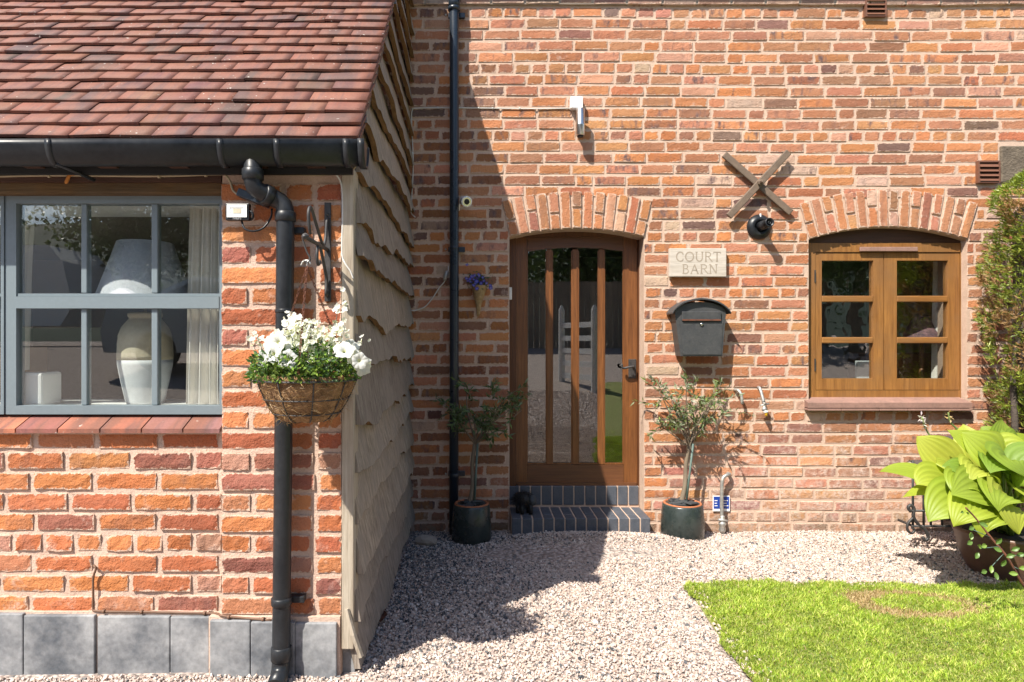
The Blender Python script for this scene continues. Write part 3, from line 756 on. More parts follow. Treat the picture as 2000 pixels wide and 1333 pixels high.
# lintel beam, fascia, rafter feet, then an added light-blocking board
MB().box(XE0, XPL - .002, YP - .012, YP + .2, W(0, 379, YP).z, W(0, 358, YP).z + .004, bev=.008).build('lintel', 'old_beam', ext)
MB().box(XE0, XPL + .0, YP - .035, YP + .1, W(0, 361, YP).z + .004, W(0, 335, YP).z + .06).build('fascia', 'brown_board', ext)
for px in (75, 215, 350, 500, 610): MB().box(W(px, 0, YF).x, W(px + 34, 0, YF).x, YF - .13, YF + .02, fz(338), fz(300)).build('rafter_foot', 'brown_board', ext)
MB().box(-3.6, -.50, -2.372, -2.352, 2.12, 2.262).build('eaves_shade_board', 'black_hole', ext)  # added to stop sun leaks behind the gutter; eaves shade put into its black
# grey window
YG = YP + .055; sg = S(YG)
def gx(px): return (px - CX) / sg
def gz(py): return CAMZ + (CY - py) / sg
ZB, ZTp = gz(809), gz(379)
for (L0, L1) in ((17, 437), (-408, 12)):
    d = L0 - 17
    gw = MB().ring((gx(L0), gx(L1), ZB, ZTp), (gx(L0 + 19), gx(L1 - 6), gz(792), gz(399)), YG - .014, YG + .04).build('window', 'grey_paint', ext)
    MB().box(gx(L1) + .001, gx(L1 + 5) - .001, YG - .008, YG + .04, ZB, ZTp).build('mullion_cover', 'grey_paint', gw)
    MB().box(gx(L0 + 19) + .001, gx(L1 - 6) - .001, YG - .017, YG + .038, gz(603), gz(580)).build('transom', 'grey_paint', gw)
    MB().box(gx(L0 + 19) + .002, gx(L1 - 6) - .002, YG - .009, YG + .036, gz(580) + .001, gz(574)).build('sash_rail', 'grey_paint', gw)
    for (c0, c1) in ((160, 171), (297, 309)):
        MB().box(gx(c0 + d), gx(c1 + d), YG - .006, YG + .03, gz(574) + .002, gz(399) - .001, bev=.003).build('glazing_bar', 'grey_paint', gw)
        MB().box(gx(c0 + d), gx(c1 + d), YG - .006, YG + .03, gz(792) + .001, gz(603) - .001, bev=.003).build('glazing_bar', 'grey_paint', gw)
    for (c0, c1) in ((36, 160), (171, 297), (309, 431)):
        for (r0, r1) in ((399, 574), (603, 792)):
            MB().box(gx(c0 + d) - .003, gx(c1 + d) + .003, YG + .004, YG + .008, gz(r1) - .002, gz(r0) + .002).build('pane', 'glass', gw)
room(ext, -3.3, -.66, YG + .24, -.15, .1, 2.05, 'room', 'floor_dark')
isl = MB(); isl.box(-3.3, -.66, YG + .042, YG + .42, gz(800) - .02, gz(797)); isl.build('inner_sill', 'white', ext)
MB().box(-3.3, -.70, YG + .05, YG + .30, gz(398) - .0, 2.1).build('window_head', 'white', ext)
MB().box(XPL + .004, -.66, YG + .05, YG + .30, .1, 2.1).build('window_jamb', 'white', ext)
# corner post and boards
MB().box(XPR + .001, (692 - CX) / S(YF), YF - .014, YF + .09, W(0, 1266, YF).z, fz(330), bev=.004).build('corner_post', 'post', ext)
XB = -.548; TP = 1.035; YE, ZE = -2.378, 2.262
def roofz(y): return ZE + (y - YE) * TP
rw = random.Random(17); zb = .10; i = 0
while zb < 4.8:
    ph = [rw.uniform(0, 6.28) for _ in range(6)]; amp = rw.uniform(1.1, 1.9)
    am = rw.uniform(.006, .014); tl = rw.uniform(-.02, .02); hh = rw.uniform(.18, .235)
    kn = [(rw.uniform(0, 1), rw.uniform(.015, .035), rw.uniform(.02, .06)) for _ in range(4)]
    def wave(t): return amp * (.014 * math.sin(4.4 * t + ph[0]) + .007 * math.sin(13 * t + ph[1]) + .004 * math.sin(31 * t + ph[2]) + .003 * math.sin(67 * t + ph[3])) + tl * (t - .5) - sum(d * math.exp(-((t - c) / w) ** 2) for c, d, w in kn) * .9
    topz = zb + hh + .05; outs = MB(); NV = 60
    out = .056 + rw.uniform(-.006, .008); cup = rw.uniform(-.004, .006)
    fend = YF + .035 - rw.uniform(-.004, .03)
    def ystart(z): return max(fend, YE + (z + .06 - ZE) / TP)
    if ystart(zb) > -.05: break
    def P(t, s, side):
        z = zb + wave(t) * (1 - s) + (topz - zb) * s
        y0 = ystart(z); y = y0 + (-.004 - y0) * t
        z = zb + wave((y - fend) / (-fend)) * (1 - s) + (topz - zb) * s
        xo = XB + .012 + out * (1 - s) + cup * math.sin(math.pi * s) + .004 * math.sin(9 * t + ph[4])
        return (xo - (0 if side else .02 + .006 * (1 - s)), y, z)
    def add(fn, nu, nv): outs.grid(fn, nu, nv)
    outs.grid(lambda u, v: P(u, v, 1), NV, 3)
    outs.grid(lambda u, v: P(1 - u, v, 0), NV, 3)
    outs.grid(lambda u, v: P(0, v, u), 1, 3, smooth=False)
    o = outs.build('weatherboard', 'weather', ext)
    e = MB(); e.grid(lambda u, v: Vector(P(u, 0, v)) + Vector((0, 0, -.0005)), NV, 1, smooth=False); ed = e.build('waney_edge', 'weather_edge', o)
    zb += hh; i += 1
MB().box(-.56, -.515, -2.2, -.02, .02, .2).build('base_board', 'weather_edge', ext)
# ---------------- roof
XV = -.479; roof_t = Vector((0, math.cos(R(46)), math.sin(R(46)))); roof_n = Vector((0, -math.sin(R(46)), math.cos(R(46))))
base = MB()
p0 = Vector((0, YE + .03, ZE - .012)); L = 3.15
q = [p0 - roof_n * .01, p0 - roof_n * .01 + roof_t * L]
base.add([(-3.6, q[0].y, q[0].z), (XV - .012, q[0].y, q[0].z), (XV - .012, q[1].y, q[1].z), (-3.6, q[1].y, q[1].z)] + [(-3.6, q[0].y + .03, q[0].z - .05), (XV - .02, q[0].y + .03, q[0].z - .05), (XV - .02, q[1].y + .03, q[1].z - .05), (-3.6, q[1].y + .03, q[1].z - .05)], [(0, 1, 2, 3), (7, 6, 5, 4), (0, 4, 5, 1), (1, 5, 6, 2), (2, 6, 7, 3), (3, 7, 4, 0)])
roof = base.build('roof', 'black_hole', ext)
def tile_shape(w, seed):
    r = random.Random(seed); nx, ny = 4, 4; Lt, th = .262, .0115; b = MB(); cam_ = .003 + r.uniform(0, .003); tw = r.uniform(-.0022, .0022)
    def pt(i, j, k):
        u = i / nx - .5; v = j / ny
        z = -cam_ * 4 * (v - .25) ** 2 + cam_ * .25 - .0003 * 4 * u * u + tw * u * 2 * (1 - v)
        return (u * w, v * Lt, z + (0 if k else -th))
    for k in (1, 0): b.grid(lambda u, v: pt(round(u * nx), round(v * ny), k), nx, ny, smooth=True)
    if True:
        o = (nx + 1) * (ny + 1); fix = []
        for idx in range(nx * ny, 2 * nx * ny): b.f[idx] = tuple(reversed(b.f[idx]))
        ring = list(range(nx + 1)) + [j * (nx + 1) + nx for j in range(1, ny + 1)] + [ny * (nx + 1) + i for i in range(nx - 1, -1, -1)] + [j * (nx + 1) for j in range(ny - 1, 0, -1)]
        for a, c in zip(ring, ring[1:] + ring[:1]): b.f.append((a, a + o, c + o, c)); b.sm.append(False)
    return b
TS = [tile_shape(.165, 50 + i) for i in range(9)]; TSW = [tile_shape(.248, 70 + i) for i in range(4)]
TM = finish(TS, 'tile', 'tile'); TMW = finish(TSW, 'tile', 'tile')
tp = [((.165, .068, .048), 8), ((.185, .075, .048), 5), ((.125, .060, .050), 6), ((.105, .056, .050), 5), ((.205, .085, .052), 4), ((.14, .062, .049), 5), ((.23, .105, .065), 1)]
mass = MB(); gauge = .1021; rr = random.Random(31)
tiltq = Matrix.Rotation(R(46) - math.atan(.036 / .262), 4, 'X')
for n in range(-1, 31):
    s = n * gauge if n >= 0 else -.012
    pos = p0 + roof_t * (s - .03 / math.cos(R(46)) * 0) + roof_n * (.038 if n >= 0 else .016)
    x = XV; first = True
    while x > -3.5:
        wide = first and (n % 2 == 1)
        w = .248 if wide else .165
        xc = x - w / 2; x -= w + .0012
        first = False
        col = (*[q_ * .88 * rr.uniform(.88, 1.1) for q_ in rr.choices([c for c, _ in tp], [k for _, k in tp])[0]], 1)
        loc = Vector((xc, pos.y, pos.z)) + roof_n * rr.uniform(-.003, .003) + roof_t * rr.uniform(-.003, .003)
        rot = (tiltq @ Matrix.Rotation(rr.uniform(-.012, .012), 4, 'Y') @ Matrix.Rotation(rr.uniform(-.006, .006), 4, 'Z')).to_euler()
        D = loc.y - CAMY; px = CX + (xc + w / 2) * F / D; py = CY - (loc.z - CAMZ) * F / D
        idx = rr.randrange(4 if wide else 9)
        if px > 2 and py > -12:
            link('tile', (TMW if wide else TM)[idx], roof, loc, rot, (1, 1, 1), col)
        else:
            m = Matrix.LocRotScale(loc, rot, Vector((1, 1, 1))); sh = (TSW if wide else TS)[idx]
            o = len(mass.v); mass.v.extend([tuple(m @ Vector(p)) for p in sh.v]); mass.c.extend([col] * len(sh.v)); mass.f.extend([tuple(k + o for k in f) for f in sh.f]); mass.sm.extend(sh.sm)
mass.build('tiling', 'tile_mass', roof, cols=True, kind='stuff')
vg = MB()   # verge: mortar fillet and black strip under the tile ends
a = p0 - roof_t * .02; b_ = p0 + roof_t * L
for (x0, x1, d0, d1, nm, mt) in ((XV - .03, XV - .010, -.028, .004, 'verge_fillet', 'mortar_grey'), (XV - .045, XV - .018, -.075, -.028, 'verge_strip', 'black_iron')):
    t = MB(); A0 = a + roof_n * d0; A1 = a + roof_n * d1; B0 = b_ + roof_n * d0; B1 = b_ + roof_n * d1
    t.add([(x0, A0.y, A0.z), (x1, A0.y, A0.z), (x1, A1.y, A1.z), (x0, A1.y, A1.z), (x0, B0.y, B0.z), (x1, B0.y, B0.z), (x1, B1.y, B1.z), (x0, B1.y, B1.z)], [(0, 1, 2, 3), (7, 6, 5, 4), (0, 4, 5, 1), (1, 5, 6, 2), (2, 6, 7, 3), (3, 7, 4, 0)])
    t.build(nm, mt, roof)
# ================================================================ GUTTER AND DOWNPIPES
YU = -2.428; zg1 = 2.226; rgt = .056; sU = S(YU - .05)
gut = thing('gutter', 'black plastic half-round gutter along the tiled eaves', 'gutter', (-1.6, YU, zg1 - .09))
def halfpipe(mb, x0, x1, r0, r1, dep=1.62):
    n = 14; pr = []
    for i in range(n + 1):
        a = math.pi + math.pi * i / n; pr.append((math.cos(a), math.sin(a)))
    sec = [(YU + c * r1, zg1 + s * r1 * dep) for c, s in pr] + [(YU + c * r0, zg1 + s * r0 * dep) for c, s in reversed(pr)]
    k = len(sec); vs = [(x0, y, z) for y, z in sec] + [(x1, y, z) for y, z in sec]
    fs = [(i, (i + 1) % k, k + (i + 1) % k, k + i) for i in range(k)] + [tuple(reversed(range(k))), tuple(range(k, 2 * k))]
    h = n + 1
    fs = fs[:k] + [tuple([i, k - 1 - i, k - 2 - i, i + 1]) for i in range(n)] + [tuple([k + i + 1, 2 * k - 2 - i, 2 * k - 1 - i, k + i]) for i in range(n)]
    return mb.add(vs, fs, None, True)
XG1 = (712 - CX) / sU
halfpipe(MB(), -3.6, XG1 - .012, rgt - .004, rgt).build('channel', 'black_plastic', gut)
for px in (95, 430, 541, 676): halfpipe(MB(), (px - 6 - CX) / sU, (px + 6 - CX) / sU, rgt + .0005, rgt + .0035).build('joint_clip', 'black_plastic', gut)
ec = halfpipe(MB(), (699 - CX) / sU, XG1, rgt + .0005, rgt + .007)
ec.build('stop_end', 'black_plastic', gut)
sec = [(YU + math.cos(math.pi + math.pi * i / 14) * rgt, zg1 + math.sin(math.pi + math.pi * i / 14) * rgt * 1.62) for i in range(15)]
t = MB(); t.add([(XG1 - .011, y, z) for y, z in sec] + [(XG1 - .006, y, z) for y, z in sec], [tuple(range(15)), tuple(range(29, 14, -1))] + [(i, i + 15, i + 16, i + 1) for i in range(14)]); t.build('end_plate', 'black_plastic', gut)
for px in (100,): MB().tube([((px - CX) / sU, YU - .02, zg1 - .085), ((px + 40 - CX) / sU, YF - .02, zg1 - .12)], .008, 8).build('bracket_arm', 'black_plastic', gut)

def pipe(name, label, pts, r, collars, mat, n=16):
    t = thing(name, label, 'downpipe', pts[-1])
    MB().tube(pts, r, n).build('pipe', mat, t)
    for (p, q, rr_) in collars:
        MB().lathe([(r + .001, 0), (rr_, .004), (rr_, (Vector(q) - Vector(p)).length - .004), (r + .001, (Vector(q) - Vector(p)).length)], p, n, axis=Vector(q) - Vector(p)).build('collar', mat, t)
    return t
YPp = YF - .062
def PP(px, py, Y=YPp): return W(px, py, Y)
rp = .0355
A = [W(494, 300, YU), W(494, 352, YU), W(497, 366, YU + .005), W(510, 376, YU + .015), W(534, 387, YPp - .01), W(547, 394, YPp), W(554.5, 402, YPp), W(557, 414, YPp), PP(557.5, 436), PP(556, 600), PP(553, 900), PP(550, 1180), PP(549, 1292), PP(549, 1306) + Vector((0, -.008, 0)), PP(549, 1316) + Vector((0, -.03, 0)), PP(549, 1322) + Vector((0, -.075, -.002))]
dp = pipe('downpipe', 'black plastic downpipe with swan neck bends on the near brick pilaster', A, rp, [(W(494, 330, YU), W(494, 353, YU), rp + .006), (PP(557.5, 414), PP(557.4, 434), rp + .006), (PP(556, 604), PP(556, 612), rp + .0025), (PP(550, 1166), PP(549.8, 1182), rp + .006), (PP(549.2, 1262), PP(549.1, 1290), rp + .005), (W(513, 378, YU + .017), W(529, 385, YPp - .014), rp + .006)], 'black_plastic')
for py in (448, 1176):
    MB().box(PP(560, 0).x, PP(591, 0).x, YF - .04, YF - .002, PP(0, py + 7).z, PP(0, py - 6).z, bev=.003).build('wall_clip', 'black_plastic', dp)
YB = -.075
def BB(px, py): return W(px, py, YB)
bp = pipe('downpipe', 'slim blue-black metal downpipe on the shaded part of the barn wall', [W(887, -60, YB), W(887, 22, YB), W(887, 400, YB), W(887, 700, YB), W(886, 1060, YB)], .0345,
          [(BB(887, 14), BB(887, -4), .043), (BB(887, 22), BB(887, 14), .047), (BB(887, 488), BB(887, 482), .038), (BB(887, 932), BB(887, 924), .038)], 'blue_black')
MB().lathe([(.043, 0), (.030, .06), (.028, .12)], BB(887, -3), 16).build('socket', 'blue_black', bp)
for py in (486, 928, 24):
    MB().box(BB(875, 0).x, BB(908, 0).x, -.03, -.006, BB(0, py + 5).z, BB(0, py - 5).z, bev=.003).build('wall_clip', 'blue_black', bp)
    MB().lathe([(.007, 0), (.007, .006), (.003, .009)], (BB(870, 0).x, -.03, BB(0, py).z), 8, axis=(0, -1, 0)).build('bolt', 'galv', bp)

# ================================================================ THINGS ON THE BARN WALL
def at(px, py): return W(px, py, 0)
t = thing('sensor_light', 'white junction box with brushed steel tube light below, high on the barn wall', 'wall light', at(1130, 270))
MB().box(at(1112, 0).x, at(1136.5, 0).x, -.06, -.003, at(0, 217).z, at(0, 194).z, bev=.008).build('junction_box', 'white_plastic', t)
MB().lathe([(.0, 0), (.030, 0), (.033, .004), (.033, .075), (.0335, .077), (.0335, .08), (.033, .082), (.033, .195), (.028, .2)], (at(1130, 0).x, -.085, at(0, 272).z), 24).build('tube', 'steel', t)
MB().box(at(1124, 0).x, at(1134, 0).x, -.06, -.003, at(0, 262).z, at(0, 226).z).build('bracket', 'steel', t)
MB().lathe([(.022, -.012), (.024, 0)], (at(1130, 0).x, -.085, at(0, 272).z), 16).build('lamp_end', 'black_hole', t)
def cable(name, label, pts, r=.0045, mat='cable', clips=(), n=5, group=None):
    c = thing(name, label, 'cable', pts[0], group)
    MB().tube(spline(pts, n), r, 6).build('flex', mat, c)
    for p in clips: MB().lathe([(r * 1.9, -.005), (r * 1.9, .005)], p, 8, axis=(1, 0, 0)).build('clip', mat, c)
    return c
cw = lambda px, py, y=-.008: W(px, py, y)
cable('cable', 'pale cable clipped from the boarded corner across to the steel tube light', [cw(811, 425, -.03), cw(803, 415, -.02), cw(804, 390), cw(807, 320), cw(804, 240), cw(805, 216), cw(813, 212), cw(870, 211), cw(960, 212), cw(1040, 213), cw(1112, 212)], .0045, 'cable', [cw(855, 211), cw(935, 211.5), cw(962, 212), cw(1015, 212.5), cw(806, 300), cw(804, 360)])
cable('cable', 'loose pale cable hanging between the boards and the blue-black downpipe', [cw(803, 607, -.03), cw(815, 606, -.02), cw(832, 598, -.02), cw(848, 578, -.02), cw(858, 562, -.02), cw(867, 552, -.02), cw(874, 538, -.02), cw(876, 520)], .0045, 'cable')
t = thing('inline_switch', 'small grey oval switch on the loose cable beside the blue-black downpipe', 'switch', cw(871, 538))
MB().lathe([(.0, 0), (.012, .006), (.018, .04), (.012, .08), (0, .086)], cw(868, 550, -.02), 12, axis=(.25, 0, 1)).build('body', 'galv', t)
t = thing('security_camera', 'white bullet security camera right of the blue-black downpipe', 'camera', at(900, 400))
cc = at(909, 400) + Vector((0, -.12, 0)); ax = Vector((.22, -1, -.28)).normalized()
MB().lathe([(.0, -.07), (.030, -.068), (.036, -.05), (.037, .05), (.040, .052), (.040, .064), (.035, .066)], cc, 22, axis=ax).build('housing', 'white_plastic', t)
MB().lathe([(.033, .0655), (.032, .067)], cc, 22, axis=ax).build('front_plate', 'steel', t)
MB().lathe([(.021, .0675), (.02, .070), (.012, .0705)], cc, 18, axis=ax).build('lens', 'black_hole', t)
MB().tube([at(896, 412) + Vector((0, -.004, 0)), at(897, 404) + Vector((0, -.03, 0)), cc - ax * .05 + Vector((-.02, 0, .0))], .008, 8).build('arm', 'white_plastic', t)
# pattress cross
t = thing('pattress_cross', 'weathered iron X-shaped tie plate bolted to the bricks above the round lamp base', 'tie plate', at(1478, 366))
def bar(mb, p, q, w, y0, y1, sl=0):
    d = (q - p).normalized(); nrm = Vector((d.z, 0, -d.x)); l = (q - p).length / 2
    return mb.obox((p + q) / 2 + Vector((0, (y0 + y1) / 2, 0)), (d, Vector((0, 1, 0)), nrm), (l, abs(y1 - y0) / 2, w / 2), bev=.006)
bar(MB(), at(1411, 304), at(1541, 418), .052, -.042, -.022).build('arm', 'cross', t)
bar(MB(), at(1534, 301), at(1418, 426), .052, -.064, -.040).build('arm', 'cross', t)
MB().lathe([(.022, 0), (.022, .02), (.013, .022), (.012, .055), (0, .057)], at(1477, 361) + Vector((0, -.062, 0)), 6, axis=(0, -1, 0), smooth=False).build('bolt', 'cross', t)
MB().lathe([(.02, 0), (.02, .05)], at(1477, 361) + Vector((0, .0, 0)), 10, axis=(0, -1, 0)).build('tie_end', 'cross', t)
# bare lamp base
t = thing('lamp_base', 'round black plastic lamp base below the iron cross', 'wall light', at(1482, 468))
ax = Vector((.0, -1, .0)); ca = at(1482, 444)
MB().lathe([(.094, 0), (.096, .006), (.090, .018), (.070, .034), (.05, .042), (.046, .03), (.0, .03)], ca + Vector((0, -.002, 0)), 30, axis=ax).build('rose', 'black_plastic', t)
tx = Vector((.10, -1, .06)).normalized(); cb = ca + Vector((.0, -.03, 0))
MB().lathe([(.036, 0), (.034, .05), (.030, .055), (.030, .12), (.034, .122), (.034, .132), (.027, .132), (.026, .10), (0, .10)], cb, 22, axis=tx).build('holder', 'black_plastic', t)
MB().lathe([(.011, .095), (.011, .128), (.008, .128), (.007, .1), (0, .1)], cb, 12, axis=tx).build('socket_core', 'black_plastic', t)
MB().box(ca.x - .0035, ca.x + .0035, -.034, -.018, ca.z + .07, ca.z + .098).build('cable_notch', 'white_plastic', t)
# sign with carved letters
t = thing('house_sign', 'pale weathered oak name board with carved letters above the letterbox', 'sign', at(1360, 542))
sx0, sx1, sz0, sz1 = at(1304.5, 0).x, at(1414.5, 0).x, at(0, 542).z, at(0, 487).z; YSg = -.045
MB().box(sx0, sx1, YSg, -.006, sz0, sz1, bev=.004).build('board', 'sign', t)
def stroke_letters():
    """Roman capitals as strokes: (points, thick?) in a unit box, with serifs"""
    o = {}
    def c(cx, cy, rx, ry, a0, a1, n=16): return [(cx + rx * math.cos(R(a0 + (a1 - a0) * i / n)), cy + ry * math.sin(R(a0 + (a1 - a0) * i / n))) for i in range(n + 1)]
    o['C'] = (.85, [c(.5, .5, .45, .5, 48, 312), [(.80, .87), (.80, .70)], [(.80, .13), (.80, .27)]])
    o['O'] = (.95, [c(.5, .5, .46, .5, 0, 360, 24)])
    o['U'] = (.85, [[(.14, 1), (.14, .35)] + c(.48, .35, .34, .35, 180, 360, 10)[1:] + [(.82, 1)], [(.0, 1), (.28, 1)], [(.70, 1), (.94, 1)]])
    o['R'] = (.8, [[(.16, 0), (.16, 1)], [(.04, 1), (.45, 1)] + c(.45, .76, .26, .24, 90, -90, 8) + [(.16, .52)], [(.42, .52), (.85, 0), (.95, 0)], [(.04, 0), (.28, 0)]])
    o['T'] = (.8, [[(.45, 0), (.45, 1)], [(.04, .84), (.04, 1), (.86, 1), (.86, .84)], [(.32, 0), (.58, 0)]])
    o['B'] = (.72, [[(.16, 0), (.16, 1)], [(.04, 1), (.40, 1)] + c(.40, .77, .22, .23, 90, -90, 8) + [(.16, .54)], [(.40, .54)] + c(.42, .27, .28, .27, 90, -90, 8) + [(.04, 0)]])
    o['A'] = (.85, [[(.08, 0), (.45, 1), (.82, 0)], [(.22, .36), (.68, .36)], [(.0, 0), (.18, 0)], [(.72, 0), (.92, 0)]])
    o['N'] = (.9, [[(.14, 0), (.14, 1), (.80, 0), (.80, 1)], [(.02, 0), (.26, 0)], [(.0, 1), (.14, 1)], [(.68, 1), (.92, 1)]])
    return o
LET = stroke_letters()
def ribbon(mb, pts, w, f, y):
    pts = [Vector((p[0], 0, p[1])) for p in pts]; n = len(pts); Lp = []; Rp = []
    for i in range(n):
        d = (f(pts[min(i + 1, n - 1)]) - f(pts[max(i - 1, 0)])); d = d.normalized() if d.length > 0 else Vector((1, 0, 0))
        nn = Vector((d.z, 0, -d.x)); p = f(pts[i]); Lp.append(p + nn * w / 2); Rp.append(p - nn * w / 2)
    vs = [(p.x, y, p.z) for p in Lp] + [(p.x, y, p.z) for p in Rp] + [(p.x, y + .0015, p.z) for p in Lp] + [(p.x, y + .0015, p.z) for p in Rp]
    fs = [(i, i + 1, n + i + 1, n + i) for i in range(n - 1)] + [(i, 2 * n + i, 2 * n + i + 1, i + 1) for i in range(n - 1)] + [(n + i + 1, 3 * n + i + 1, 3 * n + i, n + i) for i in range(n - 1)]
    mb.add(vs, fs)
def word(txt, px0, px1, py0, py1):
    x0, x1 = at(px0, 0).x, at(px1, 0).x; z0, z1 = at(0, py1).z, at(0, py0).z
    tot = sum(LET[ch][0] for ch in txt) + .22 * (len(txt) - 1); u = (x1 - x0) / tot; x = x0
    for ch in txt:
        w, st = LET[ch]; mb = MB()
        for k, s_ in enumerate(st):
            if ch == 'A' and k == 0:
                ribbon(mb, s_[:2], .0065, lambda p: Vector((x + p.x * u, 0, z0 + p.z * (z1 - z0))), YSg - .0008); ribbon(mb, s_[1:], .010, lambda p: Vector((x + p.x * u, 0, z0 + p.z * (z1 - z0))), YSg - .0010)
            elif ch == 'N' and k == 0:
                for q, wd in ((s_[0:2], .0065), (s_[1:3], .010), (s_[2:4], .0065)): ribbon(mb, q, wd, lambda p: Vector((x + p.x * u, 0, z0 + p.z * (z1 - z0))), YSg - .0008 - wd * .02)
            else:
                ribbon(mb, s_, .0095 if k == 0 else .0065, lambda p: Vector((x + p.x * u, 0, z0 + p.z * (z1 - z0))), YSg - .0008 - .0002 * k)
        mb.build('letter', 'letter', t); x += (w + .22) * u
word('COURT', 1317, 1402, 494.5, 512); word('BARN', 1328.5, 1396.5, 518.5, 535.5)
# letterbox
t = thing('letterbox', 'dark grey steel letterbox with curved hood on the brick wall', 'letterbox', at(1367, 697))
YL = -.135
def lx(px): return W(px, 0, YL).x
def lz(py): return W(0, py, YL).z
bx = MB(); poly = [(lx(1329), lz(696)), (lx(1411), lz(696)), (lx(1418), lz(612))] + [(lx(1368 + 50 * math.cos(a)), lz(612 - 22 * math.sin(a))) for a in [math.pi * i / 12 for i in range(1, 12)]] + [(lx(1318), lz(612))]
bx.prism(poly, YL, -.012); bx.build('body', 'box_grey', t)
hood = MB(); NA = 16; hs = []
for i in range(NA + 1):
    a = R(20) + (R(160) - R(20)) * i / NA
    hs.append((lx(1368 + 60.5 * math.cos(a)), lz(628 - 42 * math.sin(a) )))
vs = []
for y in (YL - .035, -.008):
    vs += [(x, y, z) for x, z in hs] + [(x, y, z + .011) for x, z in hs]
k = NA + 1; fs = []
for i in range(NA):
    fs += [(i, i + 1, k + i + 1, k + i), (2 * k + i + 1, 2 * k + i, 3 * k + i, 3 * k + i + 1), (k + i, k + i + 1, 3 * k + i + 1, 3 * k + i), (i + 1, i, 2 * k + i, 2 * k + i + 1)]
fs += [(0, k, 3 * k, 2 * k), (k - 1, 3 * k - 1, 4 * k - 1, 2 * k - 1)]
hood.add(vs, fs); hood.build('hood', 'box_grey', t)
MB().box(lx(1331), lx(1407), YL - .016, YL - .001, lz(627), lz(609), bev=.003).build('flap', 'box_grey', t)
MB().box(lx(1331.5), lx(1406.5), YL - .019, YL - .0165, lz(627), lz(624)).build('flap_lip', 'rust', t)
MB().prism([(lx(1333), lz(693)), (lx(1408), lz(693)), (lx(1411.5), lz(629)), (lx(1328), lz(629))], YL - .006, YL - .0005).build('front_door', 'box_grey', t)
MB().lathe([(.012, 0), (.012, .008), (.006, .011), (0, .011)], (lx(1369.5), YL - .006, lz(634)), 14, axis=(0, -1, 0)).build('lock', 'steel', t)
# louvre vents
for (x0, x1, y0, y1, lab) in ((1905, 1948, 316, 359, 'brown plastic louvre vent beside the dark stone block'), (1686, 1727, -6, 36, 'brown plastic louvre vent under the eaves at the top of the wall')):
    t = thing('air_vent', lab, 'vent', at((x0 + x1) / 2, y1), 'louvre vents in the barn wall')
    X0, X1, Z0_, Z1_ = at(x0, 0).x, at(x1, 0).x, at(0, y1).z, at(0, y0).z
    MB().ring((X0, X1, Z0_, Z1_), (X0 + .012, X1 - .012, Z0_ + .012, Z1_ - .012), -.03, .0).build('frame', 'vent', t)
    MB().box(X0 + .01, X1 - .01, -.006, -.002, Z0_ + .01, Z1_ - .01).build('back_plate', 'black_hole', t)
    n = 4; h = (Z1_ - Z0_ - .026) / n
    for i in range(n):
        z = Z0_ + .013 + i * h; s_ = MB()
        s_.add([(X0 + .013, -.036, z), (X1 - .013, -.036, z), (X1 - .013, -.012, z + h), (X0 + .013, -.012, z + h), (X0 + .013, -.030, z), (X1 - .013, -.030, z), (X1 - .013, -.007, z + h), (X0 + .013, -.007, z + h)], [(0, 1, 2, 3), (7, 6, 5, 4), (0, 4, 5, 1), (1, 5, 6, 2), (2, 6, 7, 3), (3, 7, 4, 0)])
        s_.build('louvre', 'vent', t)
# taps and standpipe
t = thing('wall_spout', 'short bent grey pipe stub left of the brass tap', 'pipe', at(1440, 790))
MB().tube(spline([at(1434, 762) + Vector((0, .01, 0)), at(1437, 762) + Vector((0, -.04, 0)), at(1441, 770) + Vector((0, -.062, 0)), at(1443, 788) + Vector((0, -.065, 0))], 5), .0115, 10).build('pipe', 'galv', t)
t = thing('garden_tap', 'metal garden tap with yellow hose nozzle on the barn wall', 'tap', at(1486, 812))
MB().tube(spline([at(1481, 757) + Vector((0, .01, 0)), at(1481, 759) + Vector((0, -.03, 0)), at(1483, 775) + Vector((0, -.055, 0)), at(1484, 784) + Vector((0, -.065, 0))], 5), .012, 10).build('pipe', 'galv', t)
MB().lathe([(.010, -.012), (.018, -.006), (.018, .014), (.012, .02), (.012, .045), (.016, .048), (.016, .055)], at(1485, 799) + Vector((0, -.068, 0)), 12).build('body', 'galv', t)
MB().tube([at(1477, 791) + Vector((0, -.07, 0)), at(1494, 787) + Vector((0, -.07, 0))], .006, 8).build('lever', 'galv', t)
MB().lathe([(.016, 0), (.018, .006), (.018, .016)], at(1487, 804.5) + Vector((0, -.072, 0)), 12).build('collar', 'white_plastic', t)
MB().lathe([(.009, 0), (.011, .02), (.012, .03)], at(1488, 811) + Vector((0, -.074, 0)), 12).build('nozzle', 'yellow', t)
t = thing('standpipe', 'galvanised water pipe rising from the gravel behind the olive pot', 'pipe', at(1404, 1045))
MB().tube(spline([at(1422, 925) + Vector((0, .01, 0)), at(1421, 925) + Vector((0, -.035, 0)), at(1413, 926) + Vector((0, -.055, 0)), at(1406, 932) + Vector((0, -.06, 0)), at(1404, 950) + Vector((0, -.06, 0)), at(1404, 1000) + Vector((0, -.06, 0)), at(1406, 1046) + Vector((0, -.06, 0))], 5), .0135, 10).build('pipe', 'galv', t)
MB().lathe([(.018, 0), (.026, .02), (.020, .05), (.028, .06), (.028, .075), (.018, .085), (.018, .12), (.014, .13)], at(1405, 1036) + Vector((0, -.06, 0)), 12).build('valve', 'galv', t)
MB().tube([at(1396, 1010) + Vector((0, -.075, 0)), at(1414, 1013) + Vector((0, -.075, 0))], .009, 8).build('handle', 'galv', t)
t = thing('notice_plate', 'small blue and white notice behind the galvanised pipe', 'sign', at(1408, 998))
